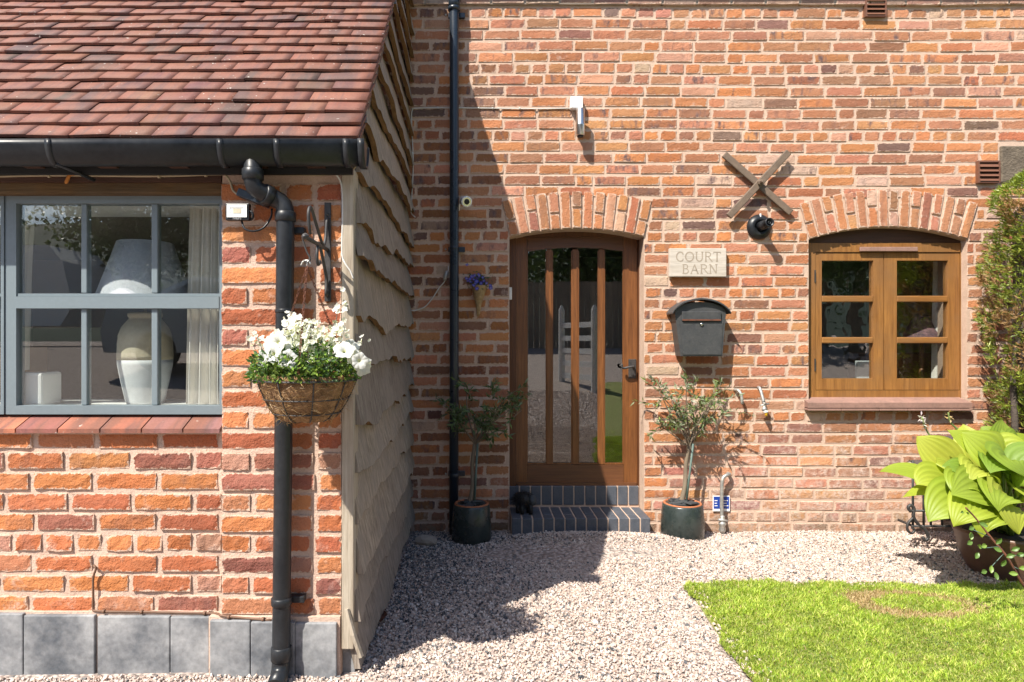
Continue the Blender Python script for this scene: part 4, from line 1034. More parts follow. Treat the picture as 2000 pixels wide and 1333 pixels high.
MB().box(at(1391, 0).x, at(1424, 0).x, -.014, -.008, at(0, 998).z, at(0, 968).z).build('plate', 'white_plastic', t)
MB().box(at(1392.5, 0).x, at(1422.5, 0).x, -.0155, -.0142, at(0, 993).z, at(0, 969.5).z).build('printed_panel', 'blue_label', t)
for i, (a, b) in enumerate(((1394, 1400), (1411, 1420), (1394, 1399), (1411, 1418), (1394, 1400), (1411, 1421))):
    r_ = i // 2; MB().box(at(a, 0).x, at(b, 0).x, -.0162, -.0156, at(0, 978 + r_ * 5).z, at(0, 976.5 + r_ * 5).z).build('print_line', 'white_plastic', t)
# cone planter
def leafs(P, Dv, U, L, Wd, C, fold=.25, curl=.0):
    """many small leaves: base P, direction Dv, side U; a folded diamond of 4 triangles each"""
    n = len(P); Nn = np.cross(Dv, U); L = L[:, None]; Wd = Wd[:, None]
    v0 = P; v1 = P + Dv * L * .45 + U * Wd * .5 + Nn * Wd * fold; v2 = P + Dv * L + Nn * L * curl; v3 = P + Dv * L * .45 - U * Wd * .5 + Nn * Wd * fold; v4 = P + Dv * L * .5
    V = np.stack([v0, v1, v2, v3, v4], 1).reshape(-1, 3)
    f = np.array([[0, 1, 4], [1, 2, 4], [4, 2, 3], [0, 4, 3]]); Fq = (f[None] + (np.arange(n) * 5)[:, None, None]).reshape(-1, 3)
    return V, Fq, np.repeat(C, 5, 0)
def unit(a): return a / np.maximum(np.linalg.norm(a, axis=-1, keepdims=True), 1e-9)
def rdir(n): return unit(RNG.normal(size=(n, 3)))
def side(D):
    r = rdir(len(D)); return unit(np.cross(D, r))
def tints(n, cols, var=.2):
    cols = np.array(cols); return cols[RNG.integers(0, len(cols), n)] * RNG.uniform(1 - var, 1 + var, (n, 1))
def blossoms(P, N, r, col, eye, petals=5):
    """flat 5-petalled flowers facing N"""
    n = len(P); U = side(N); Wv = np.cross(N, U); V = []; C = []; k = petals * 3
    rr_ = r[:, None]
    V.append(P); C.append(np.tile(eye, (n, 1)))
    for i in range(petals):
        for j, (da, q, h) in enumerate(((-.42, .85, .22), (0, 1.05, .30), (.42, .85, .22))):
            a = 2 * math.pi * i / petals + da * 2 * math.pi / petals * 1.05
            V.append(P + (U * math.cos(a) + Wv * math.sin(a)) * rr_ * q + N * rr_ * h); C.append(col)
    V = np.stack(V, 1).reshape(-1, 3); C = np.stack(C, 1).reshape(-1, 3); m = 1 + k
    f = []
    for i in range(petals):
        b = 1 + 3 * i; f += [[0, b, b + 1], [0, b + 1, b + 2]]
    f = np.array(f); Fq = (f[None] + (np.arange(n) * m)[:, None, None]).reshape(-1, 3)
    return V, Fq, C
t = thing('cone_planter', 'woven cone wall planter with blue lobelia between downpipe and door', 'planter', at(935, 620))
cc = at(937, 560) + Vector((0, -.05, 0))
MB().lathe([(.004, 0), (.014, .02), (.016, .05), (.022, .09), (.040, .15), (.058, .225), (.060, .235), (.054, .232)], at(934, 619) + Vector((0, -.05, 0)), 16, wob=.05, axis=(.04, 0, 1)).build('cone', 'wicker', t)
n = 260; P = np.array(at(936, 552) + Vector((0, -.05, 0))) + RNG.normal(size=(n, 3)) * [.045, .035, .035]; D = unit(rdir(n) + [0, -.3, .5])
V, Fq, C = leafs(P, D, side(D), RNG.uniform(.015, .035, n), RNG.uniform(.006, .011, n), tints(n, [(.05, .09, .03), (.07, .12, .035), (.04, .06, .025)])); nmesh('foliage', V, Fq, C, 'leaf', t)
pts = [(913, 521), (912, 547), (918, 548), (928, 541), (934, 546), (920, 553), (931, 553), (926, 549), (935, 541), (943, 545), (925, 561), (932, 567), (958, 565), (957, 561), (950, 556), (940, 556), (915, 551), (922, 543), (945, 551), (928, 557)]
P = np.array([at(*p) + Vector((0, -.1 + random.uniform(-.02, .02), 0)) for p in pts]); N = unit(np.tile([0, -1, .3], (len(P), 1)) + RNG.normal(size=(len(P), 3)) * .3)
V, Fq, C = blossoms(P, N, RNG.uniform(.011, .017, len(P)), tints(len(P), [(.02, .02, .55), (.03, .03, .42)]), (.3, .3, .6)); nmesh('blossom', V, Fq, C, 'petal', t, kind='stuff')

# ================================================================ THINGS ON THE PILASTER
t = thing('floodlight', 'small black floodlight with pale lens beside the window on the pilaster', 'floodlight', W(463, 432, YF - .06))
YL2 = YF - .075; fx = lambda p: W(p, 0, YL2).x; fz2 = lambda p: W(0, p, YL2).z
MB().box(fx(440), fx(486), YL2, YL2 + .028, fz2(430), fz2(397.5), bev=.003).build('housing', 'black_plastic', t)
MB().box(fx(444.5), fx(481.5), YL2 - .0022, YL2 - .0005, fz2(424), fz2(401)).build('lens', 'lens', t)
MB().ring((fx(443.5), fx(482.5), fz2(425), fz2(400.3)), (fx(449), fx(477), fz2(421), fz2(406)), YL2 - .004, YL2 - .0024).build('reflector', 'white_plastic', t)
MB().box(fx(456), fx(471), YL2 - .0032, YL2 - .0026, fz2(417), fz2(408)).build('led_board', 'vase_top', t)
cu = bpy.data.curves.new('lettering', 'FONT'); cu.body = 'PHILIPS'; cu.size = .0105; cu.align_x = 'CENTER'; cu.extrude = .0002; cu.materials.append(M['white_plastic'])
tmp = bpy.data.objects.new('lettering_curve', cu); dg = bpy.context.evaluated_depsgraph_get(); me_ = bpy.data.meshes.new_from_object(tmp.evaluated_get(dg)) if False else None
tmp_me = tmp.to_mesh(); me_ = tmp_me.copy(); tmp.to_mesh_clear(); bpy.data.objects.remove(tmp)
me_.materials.clear(); me_.materials.append(M['white_plastic'])
lo = bpy.data.objects.new('lettering', me_); COL.objects.link(lo); lo.parent = t; lo.rotation_euler = (R(90), 0, 0); lo.location = Vector((fx(463), YL2 - .0006, fz2(428.6))) - t.location
MB().tube(spline([W(472, 432, YL2 + .02), W(478, 447, YL2 + .01), W(495, 452, YL2 + .015), W(515, 445, YL2 + .03), W(529, 425, YF - .03), W(531, 408, YF - .03)], 5), .0042, 8).build('cable', 'black_plastic', t)
MB().tube(spline([W(485, 413, YL2 + .012), W(492, 415, YL2 + .01), W(494, 424, YL2 + .012), W(490, 430, YL2 + .02)], 4), .005, 8).build('hinge_arm', 'black_plastic', t)
t = thing('sensor_box', 'slanted dark sensor box behind the floodlight under the swan neck', 'sensor', W(495, 400, YF - .04))
d = (W(525, 402, YF) - W(468, 380, YF)).normalized(); nn = Vector((d.z, 0, -d.x))
MB().obox(W(496, 388, YF - .045), (d, Vector((0, 1, 0)), nn), (.062, .03, .016), bev=.004).build('case', 'blue_black', t)
# iron bracket
YA = YF - .27; xb = W(641, 0, YF).x; zarm = 1.45 + (666.5 - 463) / S(YA)
t = thing('hanging_bracket', 'black wrought iron scroll bracket on the brick pilaster', 'bracket', W(641, 590, YF))
MB().box(xb - .0135, xb + .0135, YF - .012, YF - .003, W(0, 590, YF).z, W(0, 397, YF).z, bev=.003).build('back_plate', 'black_iron', t)
xe = W(596, 0, YA).x
def bk(s, z): return Vector((xb + (xe - xb) * s, YF - .012 + (YA - YF + .012) * s, z))
MB().tube([bk(0, zarm - .012), bk(1.0, zarm)], .008, 8).build('arm', 'black_iron', t)
MB().lathe([(0, -.012), (.011, -.008), (.012, 0), (.009, .008), (0, .011)], bk(1.02, zarm), 10, axis=(0, -1, 0)).build('finial', 'black_iron', t)
MB().tube(spline([bk(.0, zarm + .12), bk(.04, zarm + .1), bk(.1, zarm + .03), bk(.22, zarm - .0), bk(.5, zarm + .06), bk(.75, zarm + .12), bk(.86, zarm + .10), bk(.84, zarm + .05), bk(.78, zarm + .02)], 5), .0065, 8).build('upper_scroll', 'black_iron', t)
MB().tube(spline([bk(.0, zarm - .18), bk(.02, zarm - .2), bk(.08, zarm - .19), bk(.05, zarm - .14), bk(.12, zarm - .1), bk(.4, zarm - .0), bk(.5, zarm - .05), bk(.45, zarm - .085), bk(.36, zarm - .07)], 5), .0065, 8).build('lower_scroll', 'black_iron', t)
for pz in (420, 577): MB().lathe([(.007, 0), (.006, .003), (0, .004)], W(641, pz, YF) + Vector((0, -.012, 0)), 8, axis=(0, -1, 0)).build('screw', 'black_iron', t)
# hanging basket
hx_, hy_ = xe + .004, YA + .01
t = thing('hanging_basket', 'coir lined wire hanging basket of white petunias on the iron bracket', 'hanging basket', (hx_, hy_, W(0, 822, YA).z))
zr = W(0, 742, YA).z; zbm = W(0, 822, YA).z; RB = .178; HB = zr - zbm
def brad(h): return RB * math.sin(math.acos(max(-1, min(1, 1 - h)))) if h < 1 else RB
prof = [(.0, 0)] + [(.075 + (RB - .075) * (i / 8) ** .62, HB * (i / 8) ** 1.15) for i in range(0, 9)] + [(RB - .004, HB + .02), (RB - .025, HB + .005), (0, HB - .02)]
cb = Vector((hx_, hy_, zbm))
lin = MB().lathe(prof, cb, 40, wob=.015)
rl = random.Random(6)
lin.v = [(x + rl.uniform(-.004, .004), y + rl.uniform(-.004, .004), z + rl.uniform(-.004, .004)) for x, y, z in lin.v]
lin.build('liner', 'coir', t)
for (hh_, rr_) in ((HB, RB + .004), (HB * .55, .075 + (RB - .075) * (.55 ** (1 / 1.15)) ** .62 + .004), (HB * .2, .075 + (RB - .075) * (.2 ** (1 / 1.15)) ** .62 + .004)):
    MB().tube(arc(cb + Vector((0, 0, hh_)), rr_, 0, 2 * math.pi, 40, Vector((1, 0, 0)), Vector((0, 1, 0))), .0028 if hh_ < HB else .0038, 6).build('wire_hoop', 'black_iron', t)
for k in range(9):
    a = 2 * math.pi * (k + .3) / 9; u = Vector((math.cos(a), math.sin(a), 0))
    MB().tube([cb + Vector((0, 0, HB)) + u * (RB + .004)] + [cb + u * (.075 + (RB - .075) * (i / 8) ** .62 + .004) + Vector((0, 0, HB * (i / 8) ** 1.15)) for i in range(7, -1, -1)] + [cb + Vector((0, 0, -.003))], .0026, 5).build('wire_rib', 'black_iron', t)
n = 1500; a = RNG.uniform(0, 6.283, n); h = RNG.uniform(0, 1, n); rad = .075 + (RB - .075) * h ** .54
P = np.stack([cb.x + np.cos(a) * rad, cb.y + np.sin(a) * rad, cb.z + HB * h], 1); D = unit(np.stack([-np.sin(a), np.cos(a), RNG.normal(size=n) * .5], 1) * RNG.choice([-1, 1], (n, 1)) + RNG.normal(size=(n, 3)) * .28 + np.stack([np.cos(a), np.sin(a), a * 0], 1) * .15)
V, Fq, C = leafs(P, D, side(D), RNG.uniform(.02, .05, n), np.full(n, .0016), tints(n, [(.42, .26, .11), (.3, .16, .06), (.2, .1, .04), (.5, .34, .17)], .3)); nmesh('coir_fibre', V, Fq, C, 'leaf', t, kind='stuff')
hook = W(604, 520, YA); hk = Vector((hx_, hy_, hook.z))
for k in range(3):
    a = 2 * math.pi * k / 3 + 2.7; e = cb + Vector((math.cos(a) * RB, math.sin(a) * RB, HB)); mb = MB(); nl = 34; dv = (e - hk); dn = dv.normalized(); ux = dn.orthogonal().normalized(); uy = dn.cross(ux)
    for j in range(nl):
        c = hk + dv * ((j + .5) / nl); q = ux if j % 2 else uy
        mb.tube([c + dn * (.011 * math.cos(b)) + q * (.0042 * math.sin(b)) for b in [2 * math.pi * i / 8 for i in range(9)]], .0013, 4, cap=False)
    mb.build('chain', 'rust', t)
MB().tube(spline([bk(.98, zarm - .006) + Vector((.012, 0, .008)), bk(.98, zarm) + Vector((0, 0, .012)), bk(.98, zarm) + Vector((-.012, 0, .0)), Vector((hx_ - .002, hy_, zarm - .05)), Vector((hx_ + .012, hy_, zarm - .08)), Vector((hx_, hy_, zarm - .095)), Vector((hx_ - .012, hy_, zarm - .085))], 5), .0035, 7).build('s_hook', 'black_iron', t)
MB().tube(spline([Vector((hx_ - .022, hy_, zarm - .105)), Vector((hx_ - .014, hy_, zarm - .09)), Vector((hx_ + .004, hy_, zarm - .086)), Vector((hx_ + .014, hy_, zarm - .10)), hk + Vector((.004, 0, .02)), hk], 5), .003, 7).build('chain_hook', 'galv', t)
# planting
n = 3600; a = RNG.uniform(0, 6.283, n); r_ = np.sqrt(RNG.uniform(0, 1, n)) * .20; hgt = RNG.uniform(-.05, 1, n) * (.15 - .45 * r_ ** 1.6 * 2)
P = np.stack([cb.x + np.cos(a) * r_, cb.y + np.sin(a) * r_, zr + hgt], 1); D = unit(rdir(n) * .9 + np.stack([np.cos(a) * .7, np.sin(a) * .7, .35 + 0 * a], 1))
V, Fq, C = leafs(P, D, side(D), RNG.uniform(.012, .03, n), RNG.uniform(.007, .014, n), tints(n, [(.05, .11, .025), (.10, .20, .03), (.16, .26, .035), (.04, .08, .03), (.20, .28, .05)], .3)); nmesh('foliage', V, Fq, C, 'leaf', t)
# small white blooms in upright spikes
P = []
for (px, py, m) in ((568, 622, 26), (575, 640, 26), (590, 630, 20), (565, 645, 16), (595, 650, 18), (604, 660, 18), (640, 652, 16), (658, 642, 14), (664, 596, 10), (624, 660, 14), (654, 672, 16), (644, 690, 16), (498, 660, 8), (668, 645, 12), (590, 680, 16), (612, 690, 16), (630, 676, 16), (575, 682, 12), (600, 700, 10), (625, 705, 10), (660, 688, 14), (615, 640, 8), (552, 660, 12), (610, 670, 14), (580, 665, 18), (640, 683, 10), (706, 678, 6), (505, 668, 6), (650, 660, 10)):
    c = np.array(W(px, py, YA + random.uniform(-.08, .08)))
    P.append(c + RNG.normal(size=(m, 3)) * [.016, .02, .018])
P = np.concatenate(P); n = len(P); N = unit(RNG.normal(size=(n, 3)) * .5 + [-.15, -.8, .45])
V, Fq, C = blossoms(P, N, RNG.uniform(.0075, .0125, n), tints(n, [(.80, .80, .79)], .05), (.72, .72, .55)); nmesh('small_blossom', V, Fq, C, 'petal', t, kind='stuff')
st = MB()
for k in range(34):
    p = P[k * (n // 34)]; st.tube(spline([(cb.x + (p[0] - cb.x) * .5, cb.y + (p[1] - cb.y) * .5, zr), (p[0] * .8 + cb.x * .2, p[1] * .8 + cb.y * .2, (zr + p[2]) / 2), p], 3), .0012, 4)
st.build('stems', 'stake', t, kind='stuff')
def petunia(p, nrm, r, seed):
    rr_ = random.Random(seed); nrm = Vector(nrm).normalized(); u = nrm.orthogonal().normalized(); w = nrm.cross(u); b = MB(); NR, NS = 5, 30
    def fn(a, q):
        an = a * 2 * math.pi; lob = 1 + .09 * math.cos(5 * an) + .03 * math.sin(11 * an + seed); rad = r * (.1 + .9 * q) * (lob if q > .5 else 1)
        h = r * (.55 * q ** .5 - .5) + r * .10 * q * q * math.sin(5 * an * 2 + seed) * 1 - r * .18 * q ** 4
        return Vector(p) + u * math.cos(an) * rad + w * math.sin(an) * rad + nrm * h
    b.grid(fn, NS, NR); b.c = []
    for j in range(NR + 1): b.c += [((.55, .58, .25) if j == 0 else (.64, .64, .63))] * (NS + 1)
    return b
for i, (px, py, dy, nx, nz, r) in enumerate(((540, 668, -.15, -.2, .2, .040), (510, 705, -.1, -.9, -.2, .040), (530, 690, -.17, -.3, .2, .040), (561, 702, -.18, .1, .15, .038), (552, 676, -.12, .1, .6, .033), (524, 665, -.05, -.6, .5, .033), (672, 682, -.14, .1, .7, .042), (693, 697, -.12, .5, .3, .034), (711, 716, -.1, .8, -.15, .040), (686, 676, -.06, .5, .6, .035), (703, 705, -.15, .3, .1, .032))):
    petunia(W(px, py, YA + dy * .9), (nx, -.75, nz), r * .9, i).build('petunia', 'petal', t, cols=True)

# cables on the near wall
cable('cable', 'tan cable clipped along the dark board above the grey window', [W(-40, 346, YP - .04), W(100, 343, YP - .04), W(300, 344.5, YP - .04), W(420, 341, YP - .04), W(440, 343, YF - .03), W(450, 357, YF - .015), W(455, 372, YF - .015), W(466, 382, YF - .03)], .0048, 'cable_tan', [W(96, 343.3, YP - .041), W(311, 344.4, YP - .041), W(402, 341.8, YP - .041)])
cable('cable', 'grey cable curling down from the eaves to the corner post', [W(512, 340, YF - .008), W(600, 342, YF - .008), W(645, 341, YF - .008), W(672, 332, YF - .02), W(690, 330, YF - .03), W(696, 321, YF - .06)], .0042, 'cable_tan')
cable('cable', 'thin pale cable drooping from the gutter to the weathered corner post', [W(618, 320, YF - .08), W(640, 326, YF - .05), W(660, 346, YF - .02), W(668, 370, YF - .012), W(669, 430, YF - .012), W(668, 495, YF - .012), W(674, 515, YF - .02), W(684, 530, YF - .02), W(690, 545, YF - .018)], .0038, 'cable')
cable('cable', 'brown cable from a hole in the bricks along the top of the plinth', [W(183, 1105, YP + .01), W(184, 1106, YP - .012), W(187, 1112, YP - .016), W(182, 1130, YP - .012), W(182, 1165, YP - .01), W(182, 1188, YP - .01), W(192, 1194, YP - .016), W(280, 1195.5, YP - .016), W(400, 1198, YP - .016), W(425, 1199, YP - .03), W(434, 1203, YF - .018), W(480, 1208, YF - .018), W(530, 1212, YF - .016)], .0046, 'cable_brown', [W(203, 1194.5, YP - .017), W(277, 1195.5, YP - .017), W(400, 1198, YP - .017), W(447, 1205.5, YF - .019), W(514, 1210, YF - .019)])
t = thing('orange_peel', 'curled orange scrap hanging on the cable above the grey window', 'scrap', W(133, 356, YP - .05))
MB().tube(spline([W(146, 340.5, YP - .05), W(137, 341, YP - .055), W(133, 348, YP - .055), W(128, 359, YP - .05)], 4), [.004] + [.007] * 11 + [.004], 6).build('scrap', 'flame_orange', t)
# leaning batten at the foot of the boards
t = thing('wood_batten', 'thin split batten leaning at the foot of the boarded corner', 'batten', W(708, 1290, YF + .1))
MB().tube([W(677, 1190, YF - .02), W(690, 1240, YF - .03), W(705, 1283, YF - .02)], [.010, .012, .012], 5, smooth=False).build('batten', 'post', t)
MB().box(W(662, 0, YF).x, W(690, 0, YF).x, YF + .03, YF + .1, .0, W(0, 1262, YF).z).build('corner_brick', 'slab', ext)
# ================================================================ BEHIND THE GREY WINDOW
YI = YG + .20; zi = gz(797); sI = S(YI)
ix = lambda p: (p - CX) / sI
t = thing('table_lamp', 'large pottery table lamp with grey shade on the window sill', 'lamp', (ix(284), YI, zi))
zI = lambda p: CAMZ + (CY - p) / sI
rI = lambda p: p / sI
mid = zI(703)
prof = [(48, 0), (50, 4), (40, 0)]
lowp = [(.0, zi + .001), (rI(33), zi + .001), (rI(35), zi + .012), (rI(43), zI(745)), (rI(49), zI(712)), (rI(49.6), mid)]
topp = [(rI(49.6), mid + .0005), (rI(50), zI(695)), (rI(49), zI(676)), (rI(49.3), zI(673)), (rI(47.5), zI(660)), (rI(48), zI(657)), (rI(42), zI(640)), (rI(31), zI(626)), (rI(28), zI(622)), (rI(31), zI(619)), (rI(31), zI(613)), (rI(26), zI(611)), (0, zI(611))]
MB().lathe([(r, z - zi) for r, z in lowp], (ix(284), YI, zi), 36).build('base', 'vase_low', t)
MB().lathe([(r, z - zi) for r, z in topp], (ix(284), YI, zi), 36).build('neck', 'vase_top', t)
MB().tube([(ix(284), YI, zI(611)), (ix(284), YI, zI(540))], .007, 8).build('lamp_holder', 'brass', t)
sh = MB().lathe([(rI(92), zI(598) - zi), (rI(50), zI(475) - zi), (rI(48.5), zI(475) - zi), (rI(90.5), zI(598) - zi), (rI(92), zI(598) - zi)], (ix(284), YI, zi), 44)
sh.f = sh.f[:-2]; sh.sm = sh.sm[:-2]; sh.build('lamp_shade', 'shade', t)
t = thing('white_planter', 'square white ceramic planter on the inner window sill', 'planter', (ix(75), YI - .03, zi))
x0, x1 = -1.998, -1.886; y0, y1 = YG + .046, YG + .19
bm_ = MB(); bm_.box(x0, x1, y0, y1, zi + .001, zI(727) + .004, bev=.012); bm_.build('body', 'white', t)
MB().box(x0 + .02, x1 - .02, y0 + .02, y1 - .02, zI(727) + .0042, zI(727) + .0055).build('soil', 'soil', t)
def curtain(name, label, x0, x1, x0b, x1b, y, z0, z1, folds, seed):
    c = thing(name, label, 'curtain', ((x0b + x1b) / 2, y, z0)); r = random.Random(seed); ph = r.uniform(0, 6)
    def fn(u, v, dy=0):
        a = x0 + (x0b - x0) * (1 - v) ** .7; b = x1 + (x1b - x1) * (1 - v) ** .7
        uu = u + .03 * math.sin(u * 9 + ph)
        return (a + (b - a) * u, y + .028 * math.sin(uu * folds * 6.283 + ph + .6 * (1 - v)) + .01 * math.sin(uu * folds * 13 + 2) + dy, z0 + (z1 - z0) * v)
    m = MB(); m.grid(lambda u, v: fn(u, v), 60, 14); m.grid(lambda u, v: fn(1 - u, v, .003), 60, 14); m.build('cloth', 'curtain', c)
jx = lambda p: (p - CX) / S(YG + .1)
curtain('curtain', 'pale linen curtain hanging at the pilaster end of the grey window', jx(374), jx(437), jx(362), jx(437), YG + .105, zi + .006, gz(380) , 4, 2)
curtain('curtain', 'narrow cream curtain edge beside the window mullion', ix(30), ix(52), ix(15), ix(38), YI + .05, zi + .15, gz(380), 2, 5)
t = thing('dining_chair', 'wooden chair seen dimly inside behind the white planter', 'chair', (-2.05, -1.2, .1))
for (x, y, h) in ((-2.22, -1.35, .95), (-1.86, -1.35, .95), (-2.22, -.98, .46), (-1.86, -.98, .46)): MB().box(x - .02, x + .02, y - .02, y + .02, .1, .1 + h).build('leg', 'furniture', t)
MB().box(-2.25, -1.83, -1.38, -.95, .54, .58).build('seat', 'furniture', t)
for z in (.75, .88, .99): MB().box(-2.2, -1.88, -1.36, -1.34, z, z + .06).build('back_slat', 'furniture', t)
t = thing('storage_trunk', 'brown chest standing inside behind the table lamp', 'chest', (-1.45, -.7, .1))
MB().box(-1.95, -1.05, -.95, -.45, .1, .78, bev=.01).build('body', 'furniture', t); MB().box(-1.97, -1.03, -.97, -.43, .785, .86, bev=.01).build('lid', 'floor_dark', t)
t = thing('cardboard_box', 'tan cardboard box inside at the window edge', 'box', (-2.5, -1.4, .9))
MB().box(-2.62, -2.3, -1.75, -1.5, 1.1, 1.42).build('body', 'carton', t); MB().box(-2.9, -2.2, -1.85, -1.4, 1.05, 1.095).build('shelf', 'furniture', t)
# ================================================================ BEHIND THE OAK WINDOW
YR = .5
t = thing('table_lamp', 'dark patterned lampshade behind the oak window', 'lamp', W(1800, 745, YR))
MB().lathe([(W(1850, 0, YR).x - W(1800, 0, YR).x, 0), (.13, .06), (.075, .17), (.06, .2)], W(1800, 664, YR), 24).build('lamp_shade', 'plaid', t)
MB().lathe([(.06, 0), (.05, .02), (.02, .05), (.018, .3), (.01, .36)], W(1800, 750, YR), 16).build('base', 'furniture', t)
curtain('curtain', 'pale green curtain at the edge of the oak window', W(1836, 0, .36).x, W(1880, 0, .36).x, W(1828, 0, .36).x, W(1880, 0, .36).x, .40, W(0, 778, .36).z, W(0, 470, .36).z, 3, 8)
t = thing('side_cabinet', 'brown wooden cabinet inside behind the oak window', 'cabinet', (W(1760, 0, .9).x, .9, .16))
MB().box(W(1700, 0, .75).x, W(1850, 0, .75).x, .62, 1.1, .16, W(0, 690, .62).z, bev=.01).build('body', 'furniture', t)
t = thing('monitor', 'pale rectangular screen back in the bottom left pane of the oak window', 'monitor', W(1685, 760, .45))
MB().box(W(1672, 0, .45).x, W(1716, 0, .45).x, .44, .47, W(0, 775, .45).z, W(0, 705, .45).z, bev=.006).build('panel', 'lens', t)
MB().box(W(1560, 0, .36).x, W(1910, 0, .36).x, .14, .56, W(0, 790, .36).z, W(0, 778, .36).z).build('inner_sill', 'room_pale', barn)

# ================================================================ GRAVEL AND LAWN
LE0, LE1 = G(1340, 1146), G(1466, 1333); dl = (LE1 - LE0); YLT = LE0.y
def lawn_left(y): return LE0.x + dl.x * (LE0.y - max(y, -2.3)) / (LE0.y - LE1.y) + .12 * max(0, -2.3 - y)
def in_lawn(X, Y):
    return (Y < YLT + .012 * np.sin(X * 9) + .012 * np.sin(X * 23) + .008 * np.sin(X * 61)) & (X > LE0.x + dl.x * (LE0.y - np.maximum(Y, -2.3)) / (LE0.y - LE1.y) + .12 * np.maximum(0, -2.3 - Y) + .022 * np.sin(Y * 7 + 1) + .016 * np.sin(Y * 19) + .010 * np.sin(Y * 53)) & (Y > -7.5) & (X < 9)
lx_ = [0, .05, .15, .3, .6, 1, 1.5, 2.2, 3, 4.2, 5.5, 7.4]
lw = MB(); lw.grid(lambda u, v: ((lambda y: (lawn_left(y) + lx_[round(u * 11)] * (1 if True else 0), y, hgrav(lawn_left(y) + lx_[round(u * 11)], y) + .002 + .012 * min(1, lx_[round(u * 11)] * 8)))(YLT - .01 - v * 6)), 11, 40)
M['turf'] = simple('turf', (.16, .22, .04), .95, .5, 14, .8, col2=(.25, .23, .09), fine=90, bdist=.01)
lw.build('lawn', 'turf', kind='structure', label='small green lawn beside the gravel')
PHI = (1 + 5 ** .5) / 2
ICO = unit(np.array([(-1, PHI, 0), (1, PHI, 0), (-1, -PHI, 0), (1, -PHI, 0), (0, -1, PHI), (0, 1, PHI), (0, -1, -PHI), (0, 1, -PHI), (PHI, 0, -1), (PHI, 0, 1), (-PHI, 0, -1), (-PHI, 0, 1)], float))
ICF = np.array([(0, 11, 5), (0, 5, 1), (0, 1, 7), (0, 7, 10), (0, 10, 11), (1, 5, 9), (5, 11, 4), (11, 10, 2), (10, 7, 6), (7, 1, 8), (3, 9, 4), (3, 4, 2), (3, 2, 6), (3, 6, 8), (3, 8, 9), (4, 9, 5), (2, 4, 11), (6, 2, 10), (8, 6, 7), (9, 8, 1)])
CUB = np.array([(x, y, z) for x in (-1, 1) for y in (-1, 1) for z in (-1, 1)], float) * .62
CUF = np.array([(0, 1, 3, 2), (4, 6, 7, 5), (0, 4, 5, 1), (2, 3, 7, 6), (0, 2, 6, 4), (1, 5, 7, 3)])
def hg_np(X, Y):
    z = np.where(Y >= 0, 0, np.where(Y > -2.6, -.0364 * Y, .0946 + .118 * (-2.6 - Y)))
    z = z + 0.07 * np.exp(-((Y + 0.34) / 0.22) ** 2) / (1 + np.exp(-(X - 0.25) * 9)) / (1 + np.exp((X - 1.45) * 7))
    return z + 0.012 * np.sin(X * 2.3 + 1.0) * np.sin(Y * 2.9 + X * 1.1) * np.exp(-np.maximum(0, -Y - 4) * .3)
def stones(name, X, Y, size, lift, cols):
    n = len(X); Rn = RNG.normal(size=(n, 3, 3)); Q, _ = np.linalg.qr(Rn)
    sc = size[:, None] * np.stack([RNG.uniform(.8, 1.25, n), RNG.uniform(.65, 1.0, n), RNG.uniform(.45, .8, n)], 1)
    v = CUB[None] * RNG.uniform(.70, 1.2, (n, 8, 1)); v = v * sc[:, None, :]
    tilt = np.einsum('nij,nkj->nki', Q, v)
    flat = RNG.random(n) < .0
    P = np.stack([X, Y, hg_np(X, Y) + lift], 1)
    V = (tilt + P[:, None, :]).reshape(-1, 3); Fq = (CUF[None] + (np.arange(n) * 8)[:, None, None]).reshape(-1, 4)
    return nmesh(name, V, Fq, np.repeat(cols, 8, 0), 'stone', None, False, kind='stuff')
GC = [(.52, .41, .345), (.55, .45, .385), (.49, .385, .325), (.57, .49, .43), (.46, .35, .29), (.54, .41, .335), (.60, .52, .46), (.43, .345, .295), (.50, .43, .385)]
GD = [(.10, .105, .11), (.15, .15, .15), (.20, .18, .165), (.07, .075, .085)]
n = 230000; X = RNG.uniform(-3.0, 4.4, n); Y = RNG.uniform(-3.9, -.005, n)
vis = (np.abs((X * F / (Y - CAMY)) + CX - 1000) < 1150)
keep = vis & ~in_lawn(X, Y) & ~((X < -.49) & (Y > YF - .03)) & ~((X > DX0) & (X < DX1) & (Y > -.2))
X, Y = X[keep], Y[keep]; n = len(X)
sz = RNG.lognormal(math.log(.0062), .34, n).clip(.0035, .015); far = Y > -.9
# dark stones are more frequent towards the corner by the boards
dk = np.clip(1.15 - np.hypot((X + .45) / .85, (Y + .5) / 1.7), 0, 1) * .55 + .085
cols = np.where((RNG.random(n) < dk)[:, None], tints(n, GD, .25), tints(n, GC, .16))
k2 = 420; xs2 = RNG.uniform(0, 1, k2); ey = RNG.uniform(-3.0, YLT, k2); on_top = RNG.random(k2) < .45
X = np.concatenate([X, np.where(on_top, LE0.x + RNG.uniform(0, 3, k2), np.array([lawn_left(q) for q in ey]) + np.abs(RNG.normal(0, .05, k2)))]); Y = np.concatenate([Y, np.where(on_top, YLT - np.abs(RNG.normal(0, .035, k2)), ey)])
n = len(X); sz = np.concatenate([sz, RNG.uniform(.005, .011, k2)]); cols = np.concatenate([cols, tints(k2, GC, .2)]); lift_ = np.concatenate([RNG.uniform(-.011, -.002, n - k2), np.full(k2, .016)])
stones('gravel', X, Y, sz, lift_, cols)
# far gravel behind the camera, seen in the reflections
n = 9000; X = RNG.uniform(-1.5, 1.6, n); Y = RNG.uniform(-6.5, -3.8, n); keep = ~in_lawn(X, Y); X, Y = X[keep], Y[keep]; n = len(X)
stones('gravel', X, Y, RNG.uniform(.008, .016, n), np.full(n, -.008), tints(n, GC, .2))
